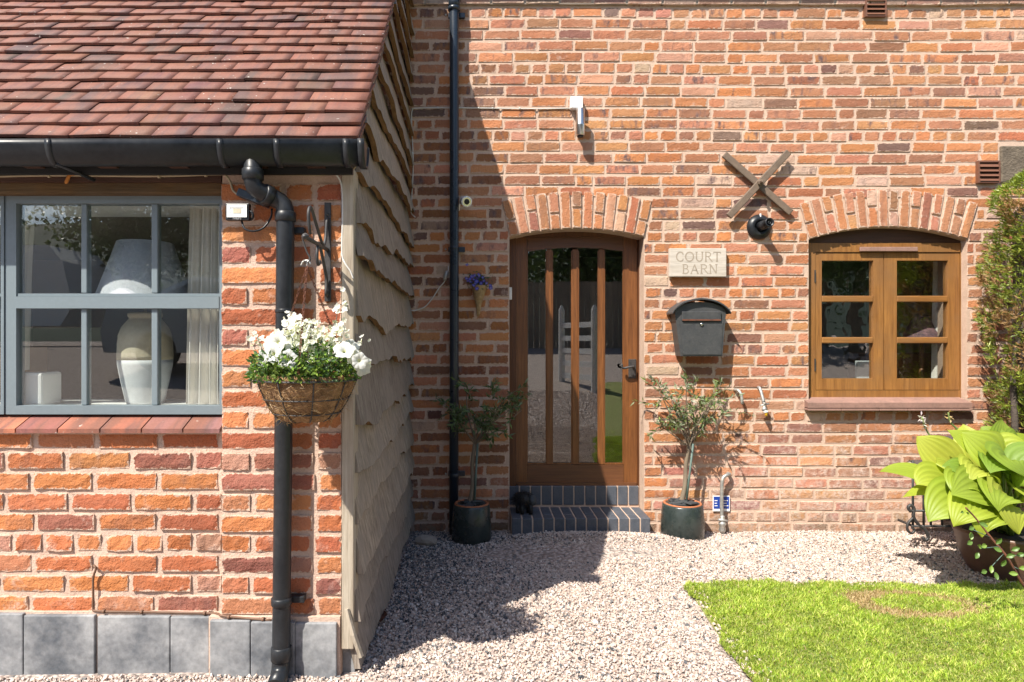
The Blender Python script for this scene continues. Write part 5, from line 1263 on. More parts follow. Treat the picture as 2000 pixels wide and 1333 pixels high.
# blades
RC = G(1786, 1187)
def blades(n, x0, x1, y0, y1, hmin, hmax):
    X = RNG.uniform(x0, x1, n); Y = RNG.uniform(y0, y1, n); k = in_lawn(X, Y) & (np.abs((X * F / (Y - CAMY)) + CX - 1000) < 1200); X, Y = X[k], Y[k]
    ctr = RNG.normal(size=(260, 2)); ph_ = RNG.uniform(0, 6.28, 14); fr_ = RNG.normal(size=(14, 2)) * np.geomspace(4, 45, 14)[:, None]; cl = sum(np.sin(X * f_[0] + Y * f_[1] * 1.4 + p_) for f_, p_ in zip(fr_, ph_)) / 3.2; cl = np.clip(cl, -1.1, 1.1)
    ex, ey = (X - RC.x) / .30, (Y - RC.y) / .17; rad = np.hypot(ex, ey); an = np.arctan2(ey, ex)
    ring = 1.25 * np.exp(-((rad - .93) / (.19 + .06 * np.sin(3 * an + 1))) ** 2) * (.78 + .4 * np.sin(an * 1.0 - 1.9 + .3)) 
    drop = RNG.random(len(X)) < ring * .2; X, Y, cl, ring = X[~drop], Y[~drop], cl[~drop], ring[~drop]; m = len(X)
    h = RNG.uniform(hmin, hmax, m) * (1 + .32 * cl) * (1 - .18 * np.clip(ring, 0, 1)); w = RNG.uniform(.0014, .0029, m)
    a = RNG.uniform(0, 6.283, m); b = RNG.uniform(0, 6.283, m); ln = RNG.uniform(.15, 1.0, m) * h
    z = hg_np(X, Y) + .011; B = np.stack([X, Y, z], 1); s_ = np.stack([np.cos(a), np.sin(a), 0 * a], 1) * w[:, None]; d = np.stack([np.cos(b), np.sin(b), 0 * b], 1)
    m1 = B + d * (ln * .35)[:, None] + np.array([0, 0, 1]) * (h * .6)[:, None]; tp_ = B + d * ln[:, None] + np.array([0, 0, 1]) * h[:, None]
    V = np.stack([B - s_, B + s_, m1 + s_ * .8, m1 - s_ * .8, tp_], 1).reshape(-1, 3)
    f = np.array([[0, 1, 2], [0, 2, 3], [3, 2, 4]]); Fq = (f[None] + (np.arange(m) * 5)[:, None, None]).reshape(-1, 3)
    C = tints(m, [(.23, .32, .04), (.28, .37, .05), (.33, .40, .065), (.17, .26, .035), (.44, .44, .14), (.25, .34, .04)], .28) * [1.25, 1.22, 1.1] * (1 + .2 * cl[:, None])
    dry = RNG.random(m) < np.clip(ring * 1.5, 0, .95) + .03; C[dry] = tints(int(dry.sum()), [(.50, .36, .18), (.42, .29, .14), (.55, .42, .24)], .15)
    nmesh('grass', V, Fq, np.repeat(C, 5, 0), 'grass', None, False, kind='stuff', label='short bright green lawn grass', category='grass')
blades(280000, LE0.x - .1, 4.4, -3.2, YLT + .03, .011, .026)
# clover and small broad-leaved weeds in the turf
n = 9000; X = RNG.uniform(LE0.x - .05, 4.4, n); Y = RNG.uniform(-3.2, YLT + .02, n); k = in_lawn(X, Y) & (np.sin(X * 5 + 1.3) * np.sin(Y * 6.1 + X * 2) > .1); X, Y = X[k], Y[k]; n = len(X)
P = np.stack([X, Y, hg_np(X, Y) + RNG.uniform(.014, .026, n)], 1); D = unit(RNG.normal(size=(n, 3)) * [1, 1, .25]); U = unit(np.cross(D, [0, 0, 1.0]) + RNG.normal(size=(n, 3)) * .2)
V, Fq, C = leafs(P, D, U, RNG.uniform(.008, .018, n), RNG.uniform(.006, .012, n), tints(n, [(.14, .24, .03), (.20, .30, .04), (.10, .19, .03)], .2)); nmesh('clover', V, Fq, C, 'grass', None, False, kind='stuff', label='clover growing in the lawn')
blades(9000, 1.0, 5, -7.2, -3.3, .02, .05)
# a few fallen leaves and stones
for (px, py, s_, mt, lab) in ((745, 1215, .028, 'rust', 'curled brown fallen leaf by the boards'), (722, 1238, .022, 'rust', 'small dark fallen leaf near the foot of the boards')):
    p = G(px, py); t = thing('fallen_leaf', lab, 'leaf', p, 'fallen leaves')
    MB().grid(lambda u, v: p + Vector(((u - .5) * s_ * 2 * math.sin(math.pi * (.12 + .8 * v)), (v - .5) * s_ * 2.4, .012 + .02 * (2 * u - 1) ** 2 + .012 * v)), 4, 6).build('blade', mt, t)
p = G(832, 1062); t = thing('loose_stone', 'pale loose stone on the gravel in the shaded corner', 'stone', p)
bm = bmesh.new(); bmesh.ops.create_icosphere(bm, subdivisions=2, radius=1); rr2 = random.Random(2)
for v in bm.verts: v.co = Vector((v.co.x * .085, v.co.y * .05, v.co.z * .04)) * rr2.uniform(.85, 1.1)
MB().bm(bm, mat=Matrix.Translation(p + Vector((0, 0, .02)))).build('stone', 'mortar_grey', t)

# ================================================================ OLIVE TREES IN POTS
def olive(label, pb, wtop, wbot, hpot, fork, crown, seed, cols, lean=0):
    """pb: ground point; crown: centre, half sizes"""
    t = thing('potted_olive_tree', label, 'potted tree', pb, 'potted olive trees'); r = random.Random(seed)
    MB().lathe([(wbot - .012, 0), (wbot, .012), (wtop + (wbot - wtop) * .5 + .006, hpot * .5), (wtop + .004, hpot * .93), (wtop - .002, hpot * .97)], pb, 36).build('pot', 'pot_green', t)
    ri = MB().lathe([(wtop - .001, hpot * .962), (wtop - .006, hpot * .995), (wtop - .014, hpot), (wtop - .022, hpot * .985), (wtop - .024, hpot * .9), (0, hpot * .9)], pb, 36); ri.build('rim', 'terracotta', t)
    for k in range(13):
        a = r.uniform(0, 6.28); d = r.uniform(.1, .85) * (wtop - .045); c = pb + Vector((math.cos(a) * d, math.sin(a) * d, hpot * .955 + r.uniform(0, .022)))
        MB().obox(c, tuple(Euler((r.uniform(-.2, .2), r.uniform(-.2, .2), r.uniform(0, 3))).to_matrix().transposed()), (r.uniform(.03, .055), r.uniform(.02, .035), .006), bev=.003).build('slate_chip', 'slate', t)
    base = pb + Vector((-.012, 0, hpot * .9)); fk = Vector(fork)
    tr = MB(); tr.tube(spline([base, base.lerp(fk, .35) + Vector((.008, 0, 0)), base.lerp(fk, .7) + Vector((-.006, .005, 0)), fk], 5), [.021, .02, .019, .018, .017, .017, .0165, .016, .0155, .0155, .015, .015, .0145, .014, .014, .015], 9)
    tr.build('trunk', 'bark', t)
    MB().tube([base + Vector((.03, -.012, -.02)), fk + Vector((.022, -.012, .02))], .0085, 7).build('stake', 'stake', t)
    C0, hs = Vector(crown[0]), Vector(crown[1]); br = MB(); LP = []; LD = []; 
    def grow(p, tgt, rad, lvl):
        m = p.lerp(tgt, .5) + Vector((r.uniform(-1, 1), r.uniform(-1, 1), r.uniform(-.2, 1))) * .03
        pts = spline([p, m, tgt], 4); k = len(pts)
        br.tube(pts, [rad * (1 - .55 * i / (k - 1)) for i in range(k)], 5 if lvl else 6, cap=False)
        return pts
    ends = []
    for k in range(11):
        a = 2 * math.pi * k / 11 + r.uniform(-.3, .3); el = r.uniform(-.35, .95)
        e = C0 + Vector((math.cos(a) * hs.x * r.uniform(.45, .8), math.sin(a) * hs.y * r.uniform(.4, .8), el * hs.z * .8))
        pts = grow(fk + Vector((0, 0, r.uniform(-.015, .03))), e, .0065, 0)
        for q in range(5):
            s0 = pts[r.randrange(3, len(pts))]; d = Vector((r.gauss(0, 1), r.gauss(0, 1), r.gauss(.15, .8))).normalized()
            e2 = s0 + d * r.uniform(.06, .15)
            rel = Vector(((e2.x - C0.x) / hs.x, (e2.y - C0.y) / hs.y, (e2.z - C0.z) / hs.z))
            if rel.length > 1.08: e2 = C0 + Vector((rel.x * hs.x, rel.y * hs.y, rel.z * hs.z)) / rel.length * 1.05
            p2 = grow(s0, e2, .0028, 1)
            for i, p in enumerate(p2[1:]):
                tang = (p2[min(i + 2, len(p2) - 1)] - p2[i]).normalized()
                for _ in range(2):
                    LP.append(p); LD.append(tang * .75 + Vector((r.gauss(0, .75), r.gauss(0, .75), r.gauss(.05, .6))))
    # wayward outer shoots break the outline
    for _ in range(9):
        a = r.uniform(0, 6.28); el = r.uniform(-.3, 1.2); d = Vector((math.cos(a) * math.cos(el), math.sin(a) * .6 * math.cos(el), math.sin(el) * .9)); s0 = C0 + Vector((d.x * hs.x, d.y * hs.y, d.z * hs.z)) * .62; e2 = C0 + Vector((d.x * hs.x, d.y * hs.y, d.z * hs.z)) * r.uniform(1.05, 1.3)
        p2 = grow(s0, e2, .0026, 1)
        for i, p in enumerate(p2):
            tang = (e2 - s0).normalized()
            for _ in range(2): LP.append(p); LD.append(tang * .9 + Vector((r.gauss(0, .6), r.gauss(0, .6), r.gauss(0, .5))))
    br.build('branches', 'bark', t)
    P = np.array([tuple(p) for p in LP]); n = len(P); D = unit(np.array([tuple(p) for p in LD]))
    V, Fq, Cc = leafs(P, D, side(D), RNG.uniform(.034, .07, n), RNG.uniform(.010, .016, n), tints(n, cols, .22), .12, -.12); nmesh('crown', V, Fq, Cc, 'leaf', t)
    return t
pb = G(1333, 1047); pb.z -= .012; YO = pb.y
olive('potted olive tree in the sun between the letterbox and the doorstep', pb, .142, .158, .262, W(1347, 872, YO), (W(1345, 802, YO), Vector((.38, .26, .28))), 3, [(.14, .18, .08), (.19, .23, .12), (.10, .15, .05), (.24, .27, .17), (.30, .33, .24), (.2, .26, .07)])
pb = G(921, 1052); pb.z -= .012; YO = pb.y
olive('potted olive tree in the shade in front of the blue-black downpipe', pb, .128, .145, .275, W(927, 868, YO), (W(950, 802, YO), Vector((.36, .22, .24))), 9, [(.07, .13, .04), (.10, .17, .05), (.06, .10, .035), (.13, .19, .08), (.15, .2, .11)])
# bristly black ornament on the step
c = W(1027, 985, -.06); c.z = zt
t = thing('step_ornament', 'small black shaggy ornament standing on the dark brick doorstep', 'ornament', c)
ob_ = MB().lathe([(.0, .045), (.05, .05), (.07, .085), (.066, .12), (.04, .15), (0, .156)], c + Vector((-.02, .02, 0)), 14, wob=.2); ob_.build('body', 'black_hole', t)
MB().lathe([(0, 0), (.034, .015), (.038, .045), (.026, .075), (0, .085)], c + Vector((.045, -.01, .055)), 12).build('head', 'slate', t)
for dx, dy in ((-.06, .0), (-.03, -.03), (.02, .02), (.035, -.03)): MB().tube([c + Vector((dx, dy, .07)), c + Vector((dx, dy - .005, .0))], [.018, .014], 7).build('leg', 'black_hole', t)
n = 500; P0 = rdir(n); P = np.array(c) + [-.02, .02, .1] + P0 * [.07, .065, .05]; D = unit(P0 + [0, -.2, -.7] + RNG.normal(size=(n, 3)) * .3)
V, Fq, C = leafs(P, D, side(D), RNG.uniform(.02, .045, n), np.full(n, .005), tints(n, [(.012, .012, .014), (.03, .03, .032)], .3)); nmesh('shaggy_coat', V, Fq, C, 'leaf', t, kind='stuff')

# ================================================================ HOSTA, LOG BASKET, ROSE, CONIFER
HP = Vector((W(1972, 0, -1.0).x, -1.0, hbase(-1.0) - .02)); sH = S(-1.0)
host = thing('potted_hosta', 'big yellow-green hosta in a brown glazed pot', 'potted plant', HP)
zrim = W(0, 1035, -1.0).z
MB().lathe([(.19, 0), (.205, .01), (.255, (zrim - HP.z) * .45), (.275, (zrim - HP.z) * .8), (.29, (zrim - HP.z) * .93), (.295, zrim - HP.z), (.275, zrim - HP.z + .004), (.262, (zrim - HP.z) * .9), (0, (zrim - HP.z) * .88)], HP, 40).build('pot', 'pot_brown', host)
MB().lathe([(.255, 0), (.2, .015), (0, .03)], HP + Vector((0, 0, (zrim - HP.z) * .885)), 24, wob=.02).build('soil', 'soil', host)
def hosta_leaf(b, m, tpt, w, up, seed, cup=.18):
    """b: leaf base, m: a point half way (gives the arch), tpt: tip"""
    r = random.Random(seed); b, m, tpt = Vector(b), Vector(m), Vector(tpt); up = Vector(up).normalized(); NU, NVv = 22, 16
    q = lambda v: b * (1 - v) ** 2 + (m * 2 - (b + tpt) / 2) * 2 * v * (1 - v) + tpt * v * v
    ph = r.uniform(0, 6); wv = r.uniform(.015, .03); cols = []
    base = r.choice([(.31, .38, .04), (.35, .41, .045), (.24, .33, .04), (.40, .44, .06), (.20, .30, .045), (.28, .36, .04)])
    mb = MB()
    def fn(u, v):
        p = q(v); tg = (q(min(1, v + .02)) - q(max(0, v - .02))).normalized(); sd = tg.cross(up)
        sd = sd.normalized() if sd.length > .05 else tg.orthogonal(); nn = sd.cross(tg).normalized()
        wd = w * ((.12 + .88 * math.sin(math.pi / 2 * v / .4) ** .75) if v < .4 else math.cos(math.pi / 2 * (v - .4) / .6) ** .95)
        s_ = (u - .5) * 2
        rib = .0042 * math.cos(s_ * 7.5 * math.pi) * math.sin(math.pi * min(1, v * 1.05)) * (w / .1)
        return p + sd * s_ * wd + nn * (cup * wd * abs(s_) ** 1.5 * (1.0 - .9 * v) + rib * .9 + wv * w * 2.2 * s_ * s_ * math.sin(7 * v + ph + (2 if s_ > 0 else 0)))
    mb.grid(fn, NU, NVv)
    mb.c = []
    for j in range(NVv + 1):
        for i in range(NU + 1):
            s_ = abs(i / NU - .5) * 2; k = 1 + .10 * math.cos((i / NU - .5) * 15 * math.pi) + .10 * s_
            mb.c.append(tuple(x * k for x in base))
    mb.build('leaf', 'hosta', host, cols=True)
    st_ = MB(); cr = HP + Vector((r.uniform(-.06, .06), r.uniform(-.06, .06), (zrim - HP.z) * .9))
    st_.tube(spline([cr, cr.lerp(b, .55) + Vector((0, 0, .03)), b, q(.12)], 5), [.011] * 4 + [.0095] * 6 + [.008] * 5 + [.005], 7, col=(.22, .32, .06)); st_.build('stalk', 'hosta', host, cols=True)
H = lambda px, py, y: W(px, py, y)
LV = [  # base, mid, tip (pixel, pixel, depth), half width, up
    ((1945, 955, -1.05), (1905, 880, -1.05), (1880, 830, -.95), .085, (-.3, -.9, .5)),
    ((1960, 925, -1.15), (1915, 880, -1.25), (1848, 840, -1.2), .075, (-.3, -.6, .8)),
    ((1955, 925, -1.25), (1930, 880, -1.3), (1878, 845, -1.22), .115, (.15, -.85, .55)),
    ((1962, 915, -1.0), (1960, 860, -1.0), (1957, 818, -.95), .085, (.2, -1, .1)),
    ((1900, 945, -1.1), (1835, 890, -1.1), (1790, 852, -1.05), .09, (-.25, -.8, .6)),
    ((1905, 930, -.95), (1860, 895, -.9), (1820, 872, -.85), .07, (.1, -.6, .8)),
    ((1895, 965, -1.15), (1860, 920, -1.2), (1828, 905, -1.22), .075, (.1, -.5, .9)),
    ((1900, 975, -1.2), (1790, 925, -1.12), (1716, 922, -1.05), .062, (0, -.45, 1)),
    ((1905, 985, -1.25), (1835, 940, -1.3), (1790, 948, -1.32), .095, (0, -.6, .85)),
    ((1905, 1000, -1.2), (1830, 960, -1.2), (1762, 972, -1.15), .06, (0, -.35, 1)),
    ((1912, 965, -1.3), (1890, 925, -1.36), (1840, 910, -1.36), .08, (.1, -.55, .85)),
    ((1930, 955, -1.3), (1910, 915, -1.4), (1895, 940, -1.48), .075, (.1, -.5, .9)),
    ((1908, 980, -1.3), (1880, 940, -1.45), (1862, 965, -1.52), .07, (0, -.6, .8)),
    ((1910, 1000, -1.35), (1860, 978, -1.45), (1813, 1020, -1.48), .095, (-.25, -.75, .6)),
    ((1940, 955, -1.35), (1905, 950, -1.5), (1858, 968, -1.56), .085, (.2, -.75, .65)),
    ((1960, 970, -1.4), (1950, 960, -1.55), (1950, 1000, -1.62), .075, (.1, -.6, .8)),
    ((1965, 985, -1.4), (1975, 985, -1.55), (1990, 1044, -1.6), .115, (.25, -.8, .5)),
    ((1975, 945, -1.35), (1980, 900, -1.45), (2010, 935, -1.5), .10, (.1, -.6, .8)),
    ((1985, 930, -1.1), (1990, 870, -1.1), (1985, 852, -1.0), .08, (.3, -.9, .4)),
    ((1990, 950, -1.3), (2030, 900, -1.35), (2070, 920, -1.35), .10, (.2, -.5, .9)),
    ((1990, 975, -1.35), (2030, 960, -1.45), (2075, 1000, -1.45), .10, (.3, -.6, .8)),
    ((1975, 930, -.85), (2010, 870, -.75), (2040, 870, -.65), .09, (.2, -.4, .9)),
    ((1940, 930, -.8), (1920, 890, -.7), (1900, 890, -.62), .08, (0, -.5, .9)),
    ((1930, 975, -1.2), (1915, 950, -1.28), (1900, 985, -1.38), .07, (-.1, -.6, .8)),
    ((1925, 985, -1.4), (1895, 985, -1.55), (1862, 1030, -1.6), .075, (-.1, -.7, .7)), ((1945, 990, -1.42), (1925, 1000, -1.58), (1918, 1050, -1.62), .07, (0, -.7, .6)), ((1950, 925, -1.1), (1985, 880, -1.2), (2020, 880, -1.2), .085, (.1, -.7, .7)), ((1935, 915, -1.0), (1935, 860, -1.0), (1915, 835, -.95), .08, (-.1, -1, .3)),
    ((1968, 940, -1.25), (1950, 905, -1.4), (1935, 925, -1.5), .075, (-.1, -.55, .85)),
]
for i, (b, m, tp_, w, up) in enumerate(LV): hosta_leaf(H(*b), H(*m), H(*tp_), w * 1.5, up, i)
for (pts, sd) in (([(1930, 960, -1.0), (1850, 890, -1.05), (1812, 845, -1.05), (1800, 815, -1.05)], 1), ([(1940, 930, -.9), (1880, 850, -.85), (1857, 826, -.85), (1852, 806, -.85)], 2)):
    sp = [H(*p) for p in pts]; fs_ = MB(); fs_.tube(spline(sp, 5), [.007] * 8 + [.005] * 8, 7, col=(.25, .33, .12)); fs_.build('flower_stalk', 'hosta', host, cols=True)
    r = random.Random(sd); k = 26 if sd == 1 else 12; e = sp[-1]; d0 = (sp[-2] - e)
    P = np.array([tuple(e + d0 * r.uniform(-.1, .75)) for _ in range(k)]); D = unit(RNG.normal(size=(k, 3)) * [.8, .6, .6] + [0, -.2, -.1])
    V, Fq, C = leafs(P, D, side(D), RNG.uniform(.02, .038, k), RNG.uniform(.009, .014, k), tints(k, [(.62, .55, .55), (.5, .42, .45), (.6, .58, .5)] if sd == 1 else [(.55, .4, .16), (.6, .45, .25)], .12)); nmesh('flower_head', V, Fq, C, 'petal', host)
# log basket
YBk = -.55; sB = S(YBk); lb = thing('log_basket', 'black wrought iron log basket with scroll feet behind the hosta', 'log basket', W(1835, 1040, YBk))
bx = lambda px, py, y=YBk: W(px, py, y)
for (px, top_) in ((1783, 900), (1804, 905), (1818, 905), (1840, 905), (1862, 905), (1884, 905)): MB().tube([bx(px, 1030), bx(px, top_)], .008, 6).build('upright', 'black_iron', lb)
for py in (1028, 998, 918): MB().tube([bx(1780, py), bx(1895, py)], .009, 6).build('rail', 'black_iron', lb)
for y in (YBk, YBk + .15):
    MB().tube(spline([bx(1779, 1000, y), bx(1774, 992, y), bx(1779, 987, y), bx(1785, 994, y), bx(1784, 1010, y), bx(1795, 1026, y), bx(1806, 1034, y), bx(1813, 1050, y), bx(1806, 1056, y), bx(1802, 1049, y)], 5), .011, 7).build('scroll_foot', 'black_iron', lb)
    MB().tube(spline([bx(1785, 1010, y), bx(1774, 1022, y), bx(1772, 1034, y), bx(1780, 1042, y), bx(1786, 1036, y), bx(1781, 1031, y)], 5), .009, 7).build('scroll_foot', 'black_iron', lb)
for px in (1783, 1890): MB().tube([bx(px, 1028), W(px, 1028, YBk) + Vector((0, .15, 0))], .009, 6).build('rail', 'black_iron', lb)
rr3 = random.Random(12)
for i, (px, py, r_, y, lab) in enumerate(((1792, 915, .055, YBk + .16, 'dark bark log at the end of the iron basket, poking out left of the hosta'), (1840, 872, .06, YBk + .18, 'dark log on top of the pile just under the hosta flower spike'), (1825, 950, .07, YBk + .15, 'log in the middle of the iron basket behind hosta leaves'), (1850, 1000, .06, YBk + .15, 'pale cut log low in the iron basket'))):
    p = W(px, py, y); lg = thing('log', lab, 'log', p, 'logs in the iron basket'); d = Vector((1, rr3.uniform(-.3, .3), rr3.uniform(-.12, .12))).normalized()
    m = MB().tube([p - d * .05, p, p + d * .16, p + d * .34], [r_, r_ * 1.05, r_, r_ * .96], 11); m.v = [(x + rr3.uniform(-.006, .006), y_ + rr3.uniform(-.006, .006), z + rr3.uniform(-.006, .006)) for x, y_, z in m.v]; m.build('bark', 'log_bark', lg)
    MB().lathe([(r_ * .9, .0), (0, .003)], p - d * .052, 11, axis=-d).build('cut_end', 'post', lg)
# rose shoot
t = thing('rose_shoot', 'thorny rose shoot with small green leaves crossing the brown pot', 'plant', W(2010, 1160, -1.9))
P0 = [W(2080, 1240, -1.75), W(2004, 1150, -1.75), W(1968, 1090, -1.75), W(1935, 1050, -1.72), W(1905, 1012, -1.7), W(1886, 992, -1.7)]
MB().tube(spline(P0, 6), [.0065] * 10 + [.0055] * 10 + [.004] * 11, 7).build('stem', 'rust', t)
LPs = [(1895, 1040, -.2, -1), (1900, 1030, -.8, -.2), (1912, 1022, .6, -.3), (1925, 1065, -1, -.2), (1910, 1080, -.7, -.7), (1940, 1070, .7, -.4), (1935, 1105, -.3, -1), (1925, 1115, -1, -.2), (1955, 1105, .3, .9), (1970, 1120, .9, 0), (1985, 1085, .8, .3), (1975, 1075, .9, .5), (1990, 1110, .9, .1), (1945, 1062, .4, .8), (1897, 1058, -.9, -.3), (1915, 1070, -.7, .4), (1942, 1118, .1, -1), (1965, 1088, .8, .4), (1890, 1005, -.6, .5), (1880, 1000, -.7, -.1)]
for k, (px, py, dx, dz) in enumerate(LPs):
    p = W(px, py, -1.76 - .02 * (k % 3)); d = Vector((dx, -.35, dz)).normalized(); u = d.cross(Vector((0, -1, .4))).normalized(); nn = u.cross(d)
    L_ = .036 if k < 18 else .022
    mb = MB(); mb.grid(lambda a, v: p + d * L_ * v + u * (a - .5) * L_ * .62 * math.sin(math.pi * min(1, v * .92 + .04)) ** .7 + nn * (.006 * abs(a - .5) * 2), 4, 6); mb.c = [((.11, .19, .04) if k % 3 else (.20, .30, .06))] * len(mb.v)
    mb.build('leaf', 'leaf', t, cols=True)
tw_ = MB()
for (a, b) in (((1935, 1050), (1900, 1035)), ((1950, 1068), (1915, 1072)), ((1960, 1082), (1932, 1112)), ((1968, 1090), (1985, 1085)), ((1975, 1105), (1990, 1112))): tw_.tube([W(*a, -1.745), W(*b, -1.76)], .002, 5)
tw_.build('leaf_stalks', 'stake', t, kind='stuff')
# conifer at the edge
cp = Vector((W(2104, 0, -.5).x, -.5, 0)); con = thing('conifer_shrub', 'tall clipped golden conifer against the wall at the picture edge', 'conifer', cp)
ztop = W(0, 322, -.5).z; zlow = W(0, 900, -.5).z - .3; rc_ = cp.x - W(1968, 0, -.5).x
MB().tube(spline([cp + Vector((-.45, -.05, -.05)), cp + Vector((-.455, -.03, .9)), cp + Vector((-.42, 0, 1.4)), cp + Vector((-.15, 0, 2.2))], 5), [.020] * 8 + [.015] * 8, 8).build('trunk', 'log_bark', con)
n = 15000; zz = RNG.uniform(zlow, ztop, n); a = RNG.uniform(math.pi * .75, math.pi * 2.05, n)
lump = 1 + .10 * np.sin(zz * 5.1 + a * 2) + .07 * np.sin(zz * 13 + a * 5) + .05 * np.sin(zz * 23 + a * 3)
rad = rc_ * np.clip(1.02 * lump, 0, 1.25) * np.where(zz > ztop - .3, np.sqrt(np.clip(1 - ((zz - ztop + .3) / .3) ** 2, 0, 1)) * .75 + .25, 1) * (1 - RNG.random(n) ** 2 * .22)
# a thin gap where the trunk shows
P = np.stack([cp.x + np.cos(a) * rad, cp.y + np.sin(a) * rad * .9, zz], 1); px = CX + P[:, 0] * F / (P[:, 1] - CAMY); py = CY - (P[:, 2] - CAMZ) * F / (P[:, 1] - CAMY)
gap = (np.abs(px - 1958) < 10) & (py > 640) & (py < 745); P = P[~gap]; a = a[~gap]; zz = zz[~gap]; n = len(P)
out = np.stack([np.cos(a), np.sin(a), 0 * a], 1); D0 = unit(out * .8 + RNG.normal(size=(n, 3)) * .45 + [0, 0, .55])
pat = np.sin(zz * 7 + a * 3) + .8 * np.sin(zz * 17 - a * 6) + RNG.normal(size=n) * .6
base = np.where((pat > .55)[:, None], tints(n, [(.34, .20, .09), (.40, .25, .12), (.25, .15, .06)], .2), tints(n, [(.20, .25, .035), (.26, .31, .045), (.32, .36, .06), (.13, .18, .03)], .2))
topm = zz > ztop - .22; base[topm] = tints(int(topm.sum()), [(.22, .28, .03), (.28, .34, .04), (.17, .24, .03)], .15)
Vs, Fs, Cs = [], [], []; o = 0
for k in range(5):
    U0 = side(D0); Dk = unit(D0 + U0 * (k - 2) * .28 + RNG.normal(size=(n, 3)) * .12); Lk = RNG.uniform(.02, .045, n) * (1.1 - .12 * abs(k - 2)); V, Fq, C = leafs(P + D0 * (.006 * k), Dk, side(Dk), Lk, Lk * .2, base, .2); Vs.append(V); Fs.append(Fq + o); Cs.append(C); o += len(V)
nmesh('foliage', np.concatenate(Vs), np.concatenate(Fs), np.concatenate(Cs), 'leaf', con)
core_ = MB().lathe([(rc_ * .72, zlow), (rc_ * .74, (zlow + ztop) / 2), (rc_ * .7, ztop - .3), (rc_ * .3, ztop - .08)], cp, 16, wob=.05); core_.build('inner_twigs', 'log_bark', con)

# ================================================================ WHAT STANDS BEHIND US (seen in the panes)
t = thing('field_gate', 'open pale wooden field gate reflected in the door glass', 'gate', (1.14, -6.95, hbase(-6.9)))
ga, gb_ = Vector((.86, -7.5, 0)), Vector((1.42, -6.4, 0)); gd = (gb_ - ga).normalized(); zb = hbase(-6.9)
for p, h in ((ga, 1.55), (gb_, 1.5)): MB().tube([p + Vector((0, 0, zb - .1)), p + Vector((0, 0, zb + h - .1)), p + Vector((0, 0, zb + h))], [.065, .06, .02], 8, smooth=False).build('post', 'gate', t)
for k, z in enumerate((.18, .42, .66, .9, 1.15)): MB().obox((ga + gb_) / 2 + Vector((0, 0, zb + z)), (gd, Vector((0, 0, 1)).cross(gd), Vector((0, 0, 1))), ((gb_ - ga).length / 2 - .05, .018, .05)).build('bar', 'gate', t)
fen = thing('board_fence', 'tall weathered board fence reflected in the door glass', 'fence', (4, -12.5, hbase(-12.5)))
rf_ = random.Random(3); x = -1.0; zf = hbase(-12.5)
while x < 9.5:
    MB().box(x, x + .145, -12.5 - .012, -12.5 + .012, zf - .05, zf + 1.8 + rf_.uniform(-.02, .02)).build('board', 'fence', fen); x += .153
for z in (.4, 1.4): MB().box(-1, 9.6, -12.56, -12.515, zf + z, zf + z + .09).build('rail', 'fence', fen)
car = thing('parked_car', 'silver-grey car reflected in the grey window', 'car', (-3.6, -10.2, hbase(-10.2)))
zc_ = hbase(-10.2); prof_ = [(-2.1, .28), (2.1, .28), (2.15, .62), (1.95, .86), (1.15, .95), (.55, 1.38), (-.75, 1.44), (-1.55, 1.08), (-2.05, .98), (-2.15, .6)]
MB().prism([(-3.6 + x_, zc_ + z_) for x_, z_ in prof_], -11.0, -9.35).build('body', 'car_paint', car)
MB().prism([(-3.6 + x_, zc_ + z_) for x_, z_ in ((1.0, .97), (.5, 1.33), (-.7, 1.38), (-1.4, 1.08))], -9.352, -9.345).build('side_window', 'car_glass', car)
for dx in (-1.3, 1.3): MB().lathe([(.0, 0), (.2, .0), (.31, .01), (.31, .18), (.2, .2), (0, .2)], (-3.6 + dx, -9.52, zc_ + .3), 20, axis=(0, 1, 0)).build('wheel', 'rubber', car)
cv = thing('caravan', 'white touring caravan reflected in the corner of the grey window', 'caravan', (-12.4, -16.5, hbase(-16)))
zc_ = hbase(-16); MB().prism([(-14.6 + x_, zc_ + z_) for x_, z_ in ((0, .5), (4.3, .5), (4.6, 1.0), (4.35, 2.1), (4.0, 2.5), (.4, 2.5), (0, 2.1))], -17.6, -15.5).build('body', 'white', cv)
MB().box(-13.8, -12.6, -15.5, -15.48, zc_ + 1.4, zc_ + 2.0).build('window', 'car_glass', cv); MB().lathe([(0, 0), (.32, 0), (.32, .2), (0, .2)], (-12.4, -15.7, zc_ + .32), 18, axis=(0, 1, 0)).build('wheel', 'rubber', cv)
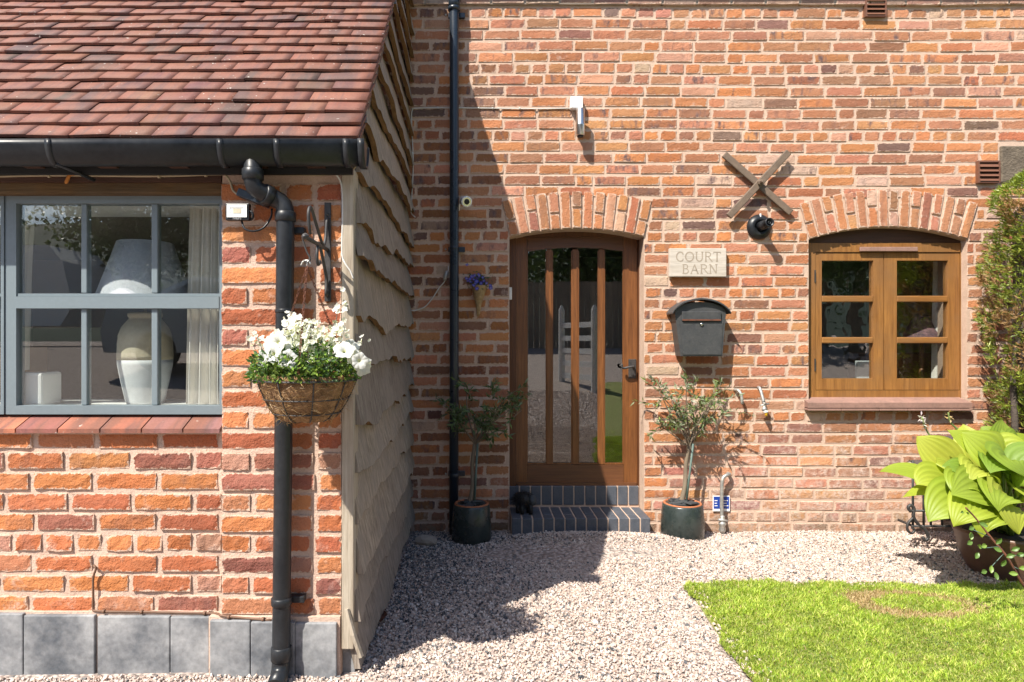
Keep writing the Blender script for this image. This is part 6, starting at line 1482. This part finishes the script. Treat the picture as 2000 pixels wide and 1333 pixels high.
def tree(label, x, y, h, rad, seed, cols):
    z = hbase(y); t = thing('tree', label, 'tree', (x, y, z), 'trees behind the drive'); r = random.Random(seed)
    MB().tube(spline([(x, y, z - .1), (x + r.uniform(-.1, .1), y, z + h * .35), (x + r.uniform(-.3, .3), y, z + h * .8)], 4), [.2] * 3 + [.14] * 3 + [.1, .08, .05], 8).build('trunk', 'bark', t)
    for k in range(5):
        a = r.uniform(0, 6.28); b = Vector((x, y, z + h * r.uniform(.3, .6))); MB().tube([b, b + Vector((math.cos(a) * rad * .6, math.sin(a) * rad * .6, h * .22))], [.07, .025], 6).build('limb', 'bark', t)
    n = 9000; nc = 40; cen = np.array([[x, y, z + h * .6]]) + rdir(nc) * RNG.uniform(.35, .9, (nc, 1)) * [rad, rad, h * .38]; k = RNG.integers(0, nc, n); P = cen[k] + RNG.normal(size=(n, 3)) * [rad * .22, rad * .22, h * .08]; D = rdir(n)
    V, Fq, C = leafs(P, D, side(D), RNG.uniform(.10, .2, n), RNG.uniform(.07, .14, n), tints(n, cols, .3)); nmesh('crown', V, Fq, C, 'leaf', t)
gr = [(.07, .115, .03), (.095, .15, .035), (.05, .085, .025)]; gl_ = [(.12, .18, .035), (.09, .15, .03)]
for i, (x, y, h, rad, c, lab) in enumerate(((-10.5, -19, 8.0, 2.2, gr, 'tall dark tree reflected in the first upper pane of the grey window'), (-8.2, -21, 7.0, 2.0, gr, 'dark tree reflected next to the window glazing bar'), (-6.2, -20, 5.6, 1.7, gl_, 'bushy tree reflected above the car'), (-3.9, -20, 5.0, 1.6, gl_, 'rounded tree reflected beside the curtain'), (-1.4, -18, 5.6, 1.8, gr, 'dark tree behind the start of the board fence'), (1.6, -16, 5.5, 1.9, gr, 'dark tree reflected in the first door pane'), (4.2, -16.5, 6.0, 2.0, gl_, 'leafy tree reflected in the last door pane'), (7.0, -14.5, 6.0, 2.2, gr, 'dark tree behind the end of the board fence'), (9.4, -11.0, 6.5, 2.2, gr, 'big dark tree reflected in the first casement'), (12.0, -10.0, 6.5, 2.4, gr, 'broad dark tree reflected in the second casement'), (13.6, -13, 7.0, 2.4, gl_, 'lighter tree behind the reflected garden trees'))): tree(lab, x, y, h, rad, 60 + i, c)
hl = MB(); hl.grid(lambda u, v: (-420 + 840 * u, -170 - 160 * v, 1.0 + (62 * math.sin(math.pi * .5 * v) * (1 + .25 * math.sin(u * 9 + 1) + .12 * math.sin(u * 23)) )), 60, 12); hl.build('hills', 'hill', kind='structure', label='wooded hills behind the drive')
